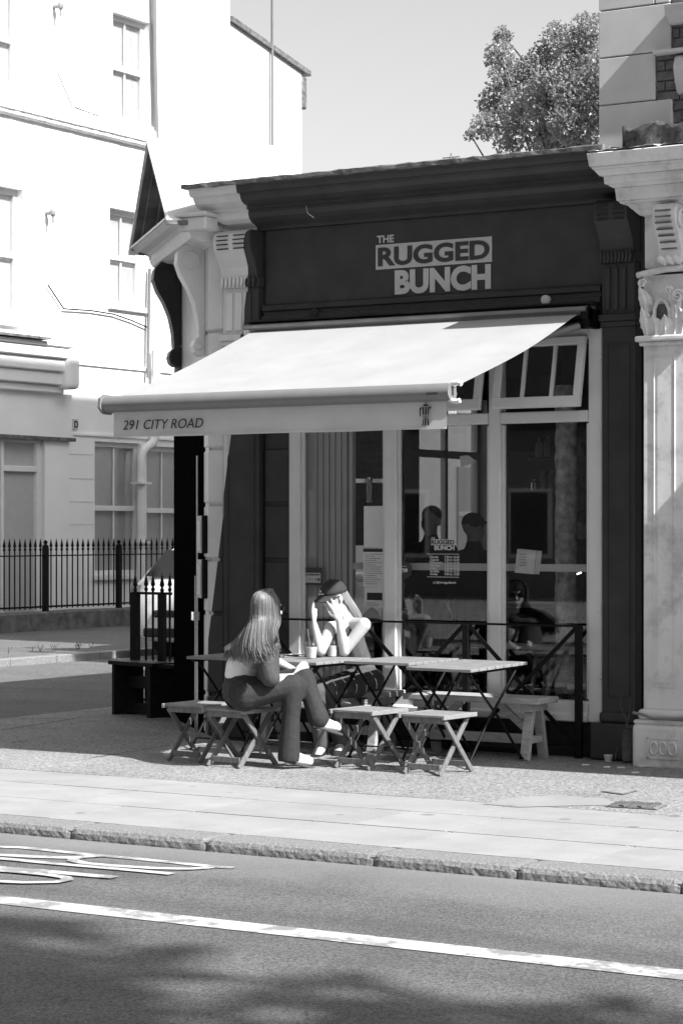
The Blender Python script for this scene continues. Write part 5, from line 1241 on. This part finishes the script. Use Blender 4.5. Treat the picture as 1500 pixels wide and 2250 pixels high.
# hair: smooth guide curves from the parting, over the skull and down the back; a shell and fine locks follow them
def catmull(pts, n):
    q = [pts[0]*2-pts[1]]+pts+[pts[-1]*2-pts[-2]]; out = []
    for k in range(n+1):
        x = k/n*(len(pts)-1); i = min(int(x), len(pts)-2); t = x-i; a, b_, c_, d_ = q[i:i+4]
        out.append((b_*2+(c_-a)*t+(a*2-b_*5+c_*4-d_)*t*t+(b_*3-a-c_*3+d_)*t**3)*.5)
    return out
ends = [P(614,1424,-1.93), P(602,1441,-1.96), P(580,1450,-1.97), P(549,1453,-1.95), P(518,1449,-1.87), P(490,1443,-1.77)]
ends_s = catmull(ends, 100)
def guide(uu, lift=0., n=22, cut=0.):
    th = math.radians(122-204*uu); d = r*math.sin(th)-f*math.cos(th); e = ends_s[min(100, max(0, int(round(uu*100))))]
    c = hc-f*.012+u*.018; k = 1+lift/.11
    lo = hc+d*.112*k-u*.075
    pts = [c+u*.119*k+f*.035+d*.012, c+(d*.062+u*.098)*k, c+(d*.101+u*.036)*k, lo]
    sh_ = max(0, 1-uu*1.3)
    m1 = lo.lerp(e, .36)+d*.010+Z*.014-Y*.050*sh_; m2 = lo.lerp(e, .70)+d*(.014+lift)-Y*(.012+.042*sh_)
    g = catmull(pts+[m1, m2, e+d*lift], n)
    w_ = [.004*math.sin(i*.8+uu*17)*max(0, i/n-.45) for i in range(n+1)]
    return [p+r*w_[i]*1.2 for i, p in enumerate(g)]
random.seed(2)
b = MB(); NU, NV = 60, 22; vs = []
for i in range(NU+1):
    g = guide(i/NU, -.003); g = [p+Z*.035*max(0, (j-16)/6)*(1+math.sin(i*1.7)*.8) for j, p in enumerate(g)]; vs += g
b.add(vs, [(i*(NV+1)+j, i*(NV+1)+j+1, (i+1)*(NV+1)+j+1, (i+1)*(NV+1)+j) for i in range(NU) for j in range(NV)])
hm = b.build('hair_mass', hair_streak('hair mass', .05, .13), A, smooth=True); sm = hm.modifiers.new('t','SOLIDIFY'); sm.thickness = .005; sm.offset = 0
b = MB(); b.ball(hc-f*.012+u*.022, .107, 18, 12, (.86,1.0,1.04), R3); b.build('scalp_hair', MATS['hair mass'], A, smooth=True)
loc = []
for k in range(1100):
    uu = min(1, max(0, random.uniform(-.02,1.02))); g = guide(uu, random.uniform(.001,.0065)); L_ = random.choice((-5,-4,-3,-2,-1,0,0,0))
    g = g[:len(g)+L_] if L_ else g; e = Vector((random.uniform(-.016,.016), random.uniform(-.014,.006), random.uniform(-.035,.012)))*(1 if random.random() < .8 else 1.9)
    g = [p+e*max(0, i/len(g)-.4) for i, p in enumerate(g)]; loc.append((g, None, None, None, random.uniform(.0013,.0022)))
def locks(name, ls, m, parent):
    b = MB()
    for g, _, _, _, r0 in ls:
        n = len(g); b.tube(g, [r0*(1 if i < n-2 else .5) for i in range(n)], 4)
    return b.build(name, m, parent, smooth=True)
locks('long_hair', loc, M_hair, A)

P = PY
# --- the woman in the cap, elbows on the table
B = thing('person', 'woman in a dark cap with her elbows on the table and hand at her face', 'person', P(795,1525,-.28))
hc = P(733,1312,-.40); r, f, u = frame_of((-.36,-.93), -.30, .0)
bl, cp = head_balls(hc, r, f, u, 1.0)
neck, ch, wa_, pe = P(756,1356,-.40), P(769,1400,-.36), P(786,1452,-.30), P(798,1500,-.28)
sL, sR = P(799,1373,-.42), P(727,1380,-.52)
eL, wL = P(757,1431,-.50), P(744,1362,-.58)
eR, wR = P(705,1430,-.66), P(690,1372,-.68)
hL, hR = P(812,1500,-.32), P(782,1500,-.34)
kL, aL = P(722,1513,-.80), P(748,1640,-.66)
kR, aR = P(694,1518,-.92), P(706,1645,-.84)
cp += [(hc-u*.05-f*.01,.052,neck,.05),(neck,.055,ch+Z*.05,.085),(ch+Z*.03,.10,wa_,.09),(wa_,.092,pe,.115),(ch+Z*.085,.065,sL,.054),(ch+Z*.085,.062,sR,.050),
       (sL,.056,eL.lerp(sL,.1),.041),(eL,.042,eL.lerp(wL,.35),.041),(eL.lerp(wL,.35),.041,wL,.025),(sR,.052,eR,.04),(eR,.041,eR.lerp(wR,.3),.038),(eR.lerp(wR,.3),.038,wR,.025),
       (pe,.115,hL,.10),(pe,.115,hR,.10),(hL,.10,kL,.062),(kL,.06,aL,.036),(hR,.10,kR,.062),(kR,.06,aR,.036),(aL,.036,P(738,1662,-.86),.03),(aR,.036,P(694,1672,-1.02),.03)]
dl = (P(734,1318,-.60)-wL); pn = (hc-P(738,1335,-.64))
cp += hand(wL, dl, pn, P(715,1340,-.7)-P(745,1335,-.7), .22, .55, .98, .9, [.12,.2,.25,.3])
cp += hand(wR, P(684,1315,-.67)-wR, Vector((.75,.35,0)), Vector((.2,.9,.1)), .10, .08, 1.0, .35)
bodyB = skinmesh('body', cp, M_skin, B, .0060, 3, bl)
tk = [(ch+Z*.035,.103,ch-Z*.03,.112),(ch-Z*.03,.112,wa_,.104),(wa_,.104,pe+Z*.03,.124),(ch+Z*.03+X*.05,.07,ch+Z*.105+X*.055-Y*.02,.035),(ch+Z*.03-X*.07,.07,ch+Z*.10-X*.075-Y*.05,.035)]
skinmesh('tank_top', tk, M_tank, B, .009, 3)
skinmesh('jeans', [(pe+Z*.02,.126,pe,.134),(pe,.13,hL,.12),(pe,.13,hR,.12),(hL,.118,kL,.074),(kL,.074,kL.lerp(aL,.5),.062),(kL.lerp(aL,.5),.062,aL+Z*.03,.055),(hR,.118,kR,.074),(kR,.074,aR+Z*.03,.056)], M_grey, B, .010, 3)
for a_, t_ in ((aL, P(738,1662,-.86)),(aR, P(694,1672,-1.02))):
    d = (t_-a_).normalized(); so_ = skinmesh('shoe', [(a_-Z*.03-d*.02,.042,t_,.036),(a_,.042,a_-Z*.04,.044)], M_blackc, B, .009, 2)
R3 = Matrix((r,f,u)).transposed()
# cap: crown, curved peak, button, badge
b = MB(); vs = []; fs = []; nn = 20; mm = 8
for j in range(mm):
    a = math.pi/2*j/(mm-1)
    for k in range(nn):
        t = 2*math.pi*k/nn; q = r*(.094*math.cos(a)**.75*math.cos(t))+f*((.112)*math.cos(a)**.75*math.sin(t)-.008)+u*(.036+.096*math.sin(a)**1.05-.012*(math.sin(t) < -.3)*math.cos(a))
        vs.append(hc+q*1.02)
for j in range(mm-1):
    for k in range(nn): fs.append((j*nn+k, j*nn+(k+1)%nn, (j+1)*nn+(k+1)%nn, (j+1)*nn+k))
b.add(vs, fs); cap = b.build('cap', M_cap, B, smooth=True); sm = cap.modifiers.new('t','SOLIDIFY'); sm.thickness = .005
b = MB(); vs = []; fs = []
for i in range(7):
    for k in range(13):
        t = math.radians(18+144*k/12); e = i/6; cc, ss = math.cos(t), math.sin(t)
        vs.append(hc+r*(.094*cc*(1+.02*e))+f*(.108*ss+.085*e*ss**.6)+u*(.042-.018*e*ss-.030*cc*cc*(.4+e)))
fs = [(i*13+k, i*13+k+1, (i+1)*13+k+1, (i+1)*13+k) for i in range(6) for k in range(12)]
b.add(vs, fs); pk = b.build('cap_peak', M_cap, cap, smooth=True); sm = pk.modifiers.new('t','SOLIDIFY'); sm.thickness = .005
b = MB(); b.ball(hc+u*.136-f*.008, .010, 8, 6); b.build('cap_button', M_cap, cap)
b = MB(); c = hc+f*.108+u*.080
b.lathe([(.011,0),(.009,.003)], c, 12, f+u*.4); b.bar(c-u*.020+f*.006-r*.030-f*.006, c-u*.020+f*.008+r*.0, .005, .010); b.bar(c-u*.020+f*.008+r*.003, c-u*.020+f*.002+r*.032, .005, .010); b.build('cap_badge', M_dimp, cap)
b = MB()
for sg in (-1,1): b.ball(hc+r*sg*.034+f*.094+u*.008, .029, 10, 8, (1,.35,.8), R3); b.bar(hc+r*sg*.066+f*.085+u*.014, hc+r*sg*.083-f*.005+u*.010, .007)
b.bar(hc-r*.012+f*.103+u*.016, hc+r*.012+f*.103+u*.016, .006); b.build('sunglasses', M_lens, B, smooth=True)
b = MB(); b.ball(hc+f*.099-u*.060, .016, 10, 6, (1.3,.5,.28), R3); b.ball(hc+f*.096-u*.068, .015, 10, 6, (1.2,.5,.3), R3); b.build('lips', M_lip, B, smooth=True)
loc = []; random.seed(8)
for k in range(260):
    sg = 1 if random.random() < .25 else -1     # mostly the near side
    th = random.uniform(.4,1.6); p0 = hc+r*sg*.086*math.sin(th)-f*(.02+.09*math.cos(th))*1.+u*random.uniform(-.02,.045)
    p3 = (P(random.uniform(770,800), random.uniform(1362,1384), -.30) if sg < 0 else P(random.uniform(752,770), random.uniform(1365,1400), -.25))
    p1 = p0-u*.07-f*.02; p2 = p0.lerp(p3,.6)-f*.02+Z*.015
    loc.append((p0,p1,p2,p3,random.uniform(.0013,.0022)))
strands('long_hair', loc, M_hair2, B)

# --- people inside the café, dim behind the glass
def standing(label, px, y, hz, f, cap_=False, arm=0, m=M_blackc):
    c = PY(px, HZ, y); root = thing('person', label, 'person', (c.x, y, .05)); hc = Vector((c.x, y, hz)); r, f, u = frame_of(f, -.05)
    bl, cp = head_balls(hc, r, f, u, 1.05); ne = hc-Z*.15; sh = hz-.235; hip = hz*.51
    V = lambda a, b_, z: Vector((c.x, y, z))+r*a+f*b_
    cp += [(hc-Z*.05,.058,ne,.058),(ne,.06,V(0,0,sh-.05),.11),(V(0,0,sh-.12),.15,V(0,0,hip+.12),.12),(V(0,0,hip+.1),.125,V(0,0,hip),.13)]
    clo = [(ne+Z*.005,.068,V(0,0,sh-.03),.12),(V(0,0,sh-.08),.155,V(0,0,hip+.10),.14),(V(-.1,0,sh-.02),.075,V(.1,0,sh-.02),.075),(V(0,0,hip+.1),.14,V(0,0,hip),.145)]
    for s_ in (-1,1):
        S = V(.19*s_,0,sh-.03); hp, kn, an = V(.09*s_,0,hip), V(.095*s_,.03,hip*.53), V(.095*s_,0,.12)
        if arm and s_ == arm: E_, W_ = V(.26*s_,.06,sh-.30), V(.17*s_,.26,sh-.18); hd = hand(W_, f*.3+Z*.9, f*-.2-r*s_, -r*s_, .6, .15)
        else: E_, W_ = V(.25*s_,-.02,sh-.31), V(.25*s_,.06,sh-.56); hd = hand(W_, -Z+f*.2, -r*s_, f, .35, .12)
        cp += [(S,.055,E_,.042),(E_,.042,W_,.027),(hp,.10,kn,.062),(kn,.06,an,.042),(an,.04,an+f*.16-Z*.06,.035)]+hd
        clo += [(V(.1*s_,0,sh-.02),.075,S,.068),(S,.066,E_,.054),(E_,.054,W_.lerp(E_,.1),.042),(hp,.115,kn,.078),(kn,.076,an,.062)]
    skinmesh('body', cp, M_skin, root, .010, 3, bl); skinmesh('dark_clothes', clo, m, root, .014, 3)
    R3 = Matrix((r,f,u)).transposed()
    if cap_:
        b = MB(); b.ball(hc-f*.01+u*.045, .108, 14, 8, (.86,1,.82), R3); b.obox(hc+f*.15+u*.055, r*.075, f*.06, u*.006); b.build('cap', M_cap, root, smooth=True)
    else:
        b = MB(); b.ball(hc-f*.025+u*.05, .104, 14, 8, (.86,.95,.86), R3); b.build('short_hair', M_hairb, root, smooth=True)
    return root, V, sh
g = standing('man with short hair standing inside behind the middle pane, one hand raised', 946, 2.2, 1.76, (.1,-1), arm=-1)
root, V, sh = g
ph = MB(); q = V(-.16,.30,sh-.06); ph.obox(q, X*.036, Y*.006, Z*.075); tag(ph.build('phone', M_blackc), 'dark phone held up by the man inside the café', 'phone')
standing('person in a cap standing inside behind the middle pane, beside the mullion', 1040, 2.0, 1.70, (.3,1), cap_=True)
standing('bearded figure in black standing inside behind the right pane', 1275, 2.4, 1.72, (-.9,-.4))

# ------------------------------------------------------------------ café interior things seen through the glass
ct = thing('counter', 'dark counter with a pale top deep behind the right pane', 'counter', (-8.6, 3.4, .05))
b = MB(); b.box(-9.6, -7.3, 3.1, 3.6, .05, .98); b.build('front', M_intf, ct); b = MB(); b.box(-9.65, -7.25, 3.05, 3.65, .98, 1.02); b.build('worktop', M_intl, ct)
sf = thing('wall_shelf', 'dim wall shelf of jars deep inside behind the right pane', 'shelf', PY(1230,1060,3.3))
for z in (2.02, 2.32): b = MB(); b.box(PY(1165,1060,3.3).x, PY(1330,1060,3.3).x, 3.25, 3.45, z, z+.025); b.build('board', M_cabinet, sf)
random.seed(31)
for k in range(13):
    p = Vector((PY(1172+k*9,1060,3.3).x, 3.33, (2.045,2.345)[k%2])); h_ = random.uniform(.1,.2); b = MB(); b.lathe([(.035,0),(.036,h_*.7),(.015,h_*.85),(.016,h_)], p, 10); tag(b.build('jar', random.choice([M_chrome, M_sign, M_cabinet, M_intl]), None, smooth=True), 'dim jar inside behind the right pane, %s from the left on the %s shelf' % (['first','second','third','fourth','fifth','sixth','seventh'][k//2], ('lower','upper')[k%2]), 'jar', 'jars on the inside shelf')
sg_ = thing('string_lights', 'short string of tiny lit bulbs inside behind the right pane', 'lights', PY(1258,1262,1.6))
for k in range(10):
    p = PY(1243+k*3.6, 1271-k*1.4-(3 if k == 0 else 0), 1.6); b = MB(); b.ball(p, .007, 8, 6); b.build('bulb', M_bulb, sg_)
b = MB(); b.tube([PY(1243+k*3.6, 1270-k*1.4, 1.605) for k in range(10)], .002, 4); b.build('wire', M_black, sg_)
tn = thing('steel_tin', 'small steel tin standing on the counter behind the right pane', 'tin', PY(1262,1305,3.2))
c = PY(1262,1310,3.2); b = MB(); b.lathe([(.06,0),(.06,.16),(.055,.17)], (c.x, 3.2, 1.02), 14); b.build('tin', M_chrome, tn)
for px, lab in ((1210,'pale wooden high stool inside at the right pane, by the dark panel'),(1245,'second pale wooden high stool inside, against the right jamb')):
    c = PY(px, 1500, .75); t = thing('bar_stool', lab, 'stool', (c.x, .75, .05))
    b = MB(); b.lathe([(.15,.70),(.155,.72),(.15,.74)], (c.x,.75,0), 16); b.build('seat', M_pine, t)
    for i, j in ((-1,-1),(1,-1),(1,1),(-1,1)): b = MB(); b.bar((c.x+i*.08,.75+j*.08,.71),(c.x+i*.15,.75+j*.15,.05), .03); b.build('leg', M_pine, t)
    for j in (-1,1): b = MB(); b.bar((c.x-.135,.75+j*.13,.28),(c.x+.135,.75+j*.13,.28), .022); b.build('rung', M_pine, t)
wt = thing('window_table', 'narrow pale shelf table just inside the panes', 'table', (-8.1, .55, .05))
b = MB(); b.box(-8.7, -7.35, .42, .72, .76, .79); b.build('top', M_pine, wt)
for x in (-8.62, -7.43): b = MB(); b.box(x-.02, x+.02, .45, .69, .05, .76); b.build('leg', M_pine, wt)
cb = thing('wall_cupboard', 'glass fronted timber cupboard inside behind the papers', 'cupboard', (-9.3, 1.2, 1.6))
b = MB(); b.box(-10.05, -9.70, 1.2, 1.5, 2.12, 2.6); b.box(-10.05, -9.70, 1.2, 1.5, 1.55, 2.08); b.build('carcass', M_cabinet, cb, bevel=.004)
for z0, z1 in ((2.14,2.58),(1.57,2.06)):
    b = MB(); b.box(-10.03, -9.88, 1.185, 1.2, z0, z1); b.box(-9.86, -9.72, 1.185, 1.2, z0, z1); b.build('door', M_cabinet, cb, bevel=.006)
jg = thing('coffee_flask', 'shiny steel flask standing inside at the window above the pale sheet', 'flask', PY(812,1100,.2))
c = PY(812,1104,.2); b = MB(); b.lathe([(.035,0),(.036,.12),(.022,.16),(.022,.19),(.026,.20)], (c.x,.2,c.z), 14); b.build('flask', M_chrome, jg, smooth=True)
b = MB(); b.tube([(c.x+.03,.2,c.z+.15),(c.x+.07,.2,c.z+.14),(c.x+.07,.2,c.z+.03),(c.x+.035,.2,c.z+.02)], .008, 6); b.build('handle', M_black, jg)
lp = thing('pendant_lamp', 'grey enamel pendant shade hanging inside behind the right pane', 'lamp', PY(1245,1080,1.8))
c = PY(1245,1100,1.8); b = MB(); b.lathe([(.085,0),(.10,.06),(.085,.17),(.03,.20)], c, 16); b.build('lamp_shade', M_sign, lp); b = MB(); b.tube([c+Z*.2, Vector((c.x,c.y,3.35))], .005, 5); b.build('flex', M_black, lp)
tb = thing('paper_banner', 'torn pale paper taped high on the middle pane', 'paper', PY(1022,1015,.075))
b = MB(); b.add([PY(x,y,.075) for x,y in ((1010,1002),(1028,1000),(1045,1012),(1030,1022),(1012,1026))], [(0,1,2,3,4)]); b.build('sheet', M_paper, tb)
db = thing('blackboard', 'black chalk board standing on the counter behind the right pane', 'board', PY(1255,1350,2.9))
b = MB(); c0, c1 = PY(1218,1368,2.9), PY(1300,1312,2.9); b.box(c0.x, c1.x, 2.9, 2.93, c0.z, c1.z); b.build('board', M_blackc, db)
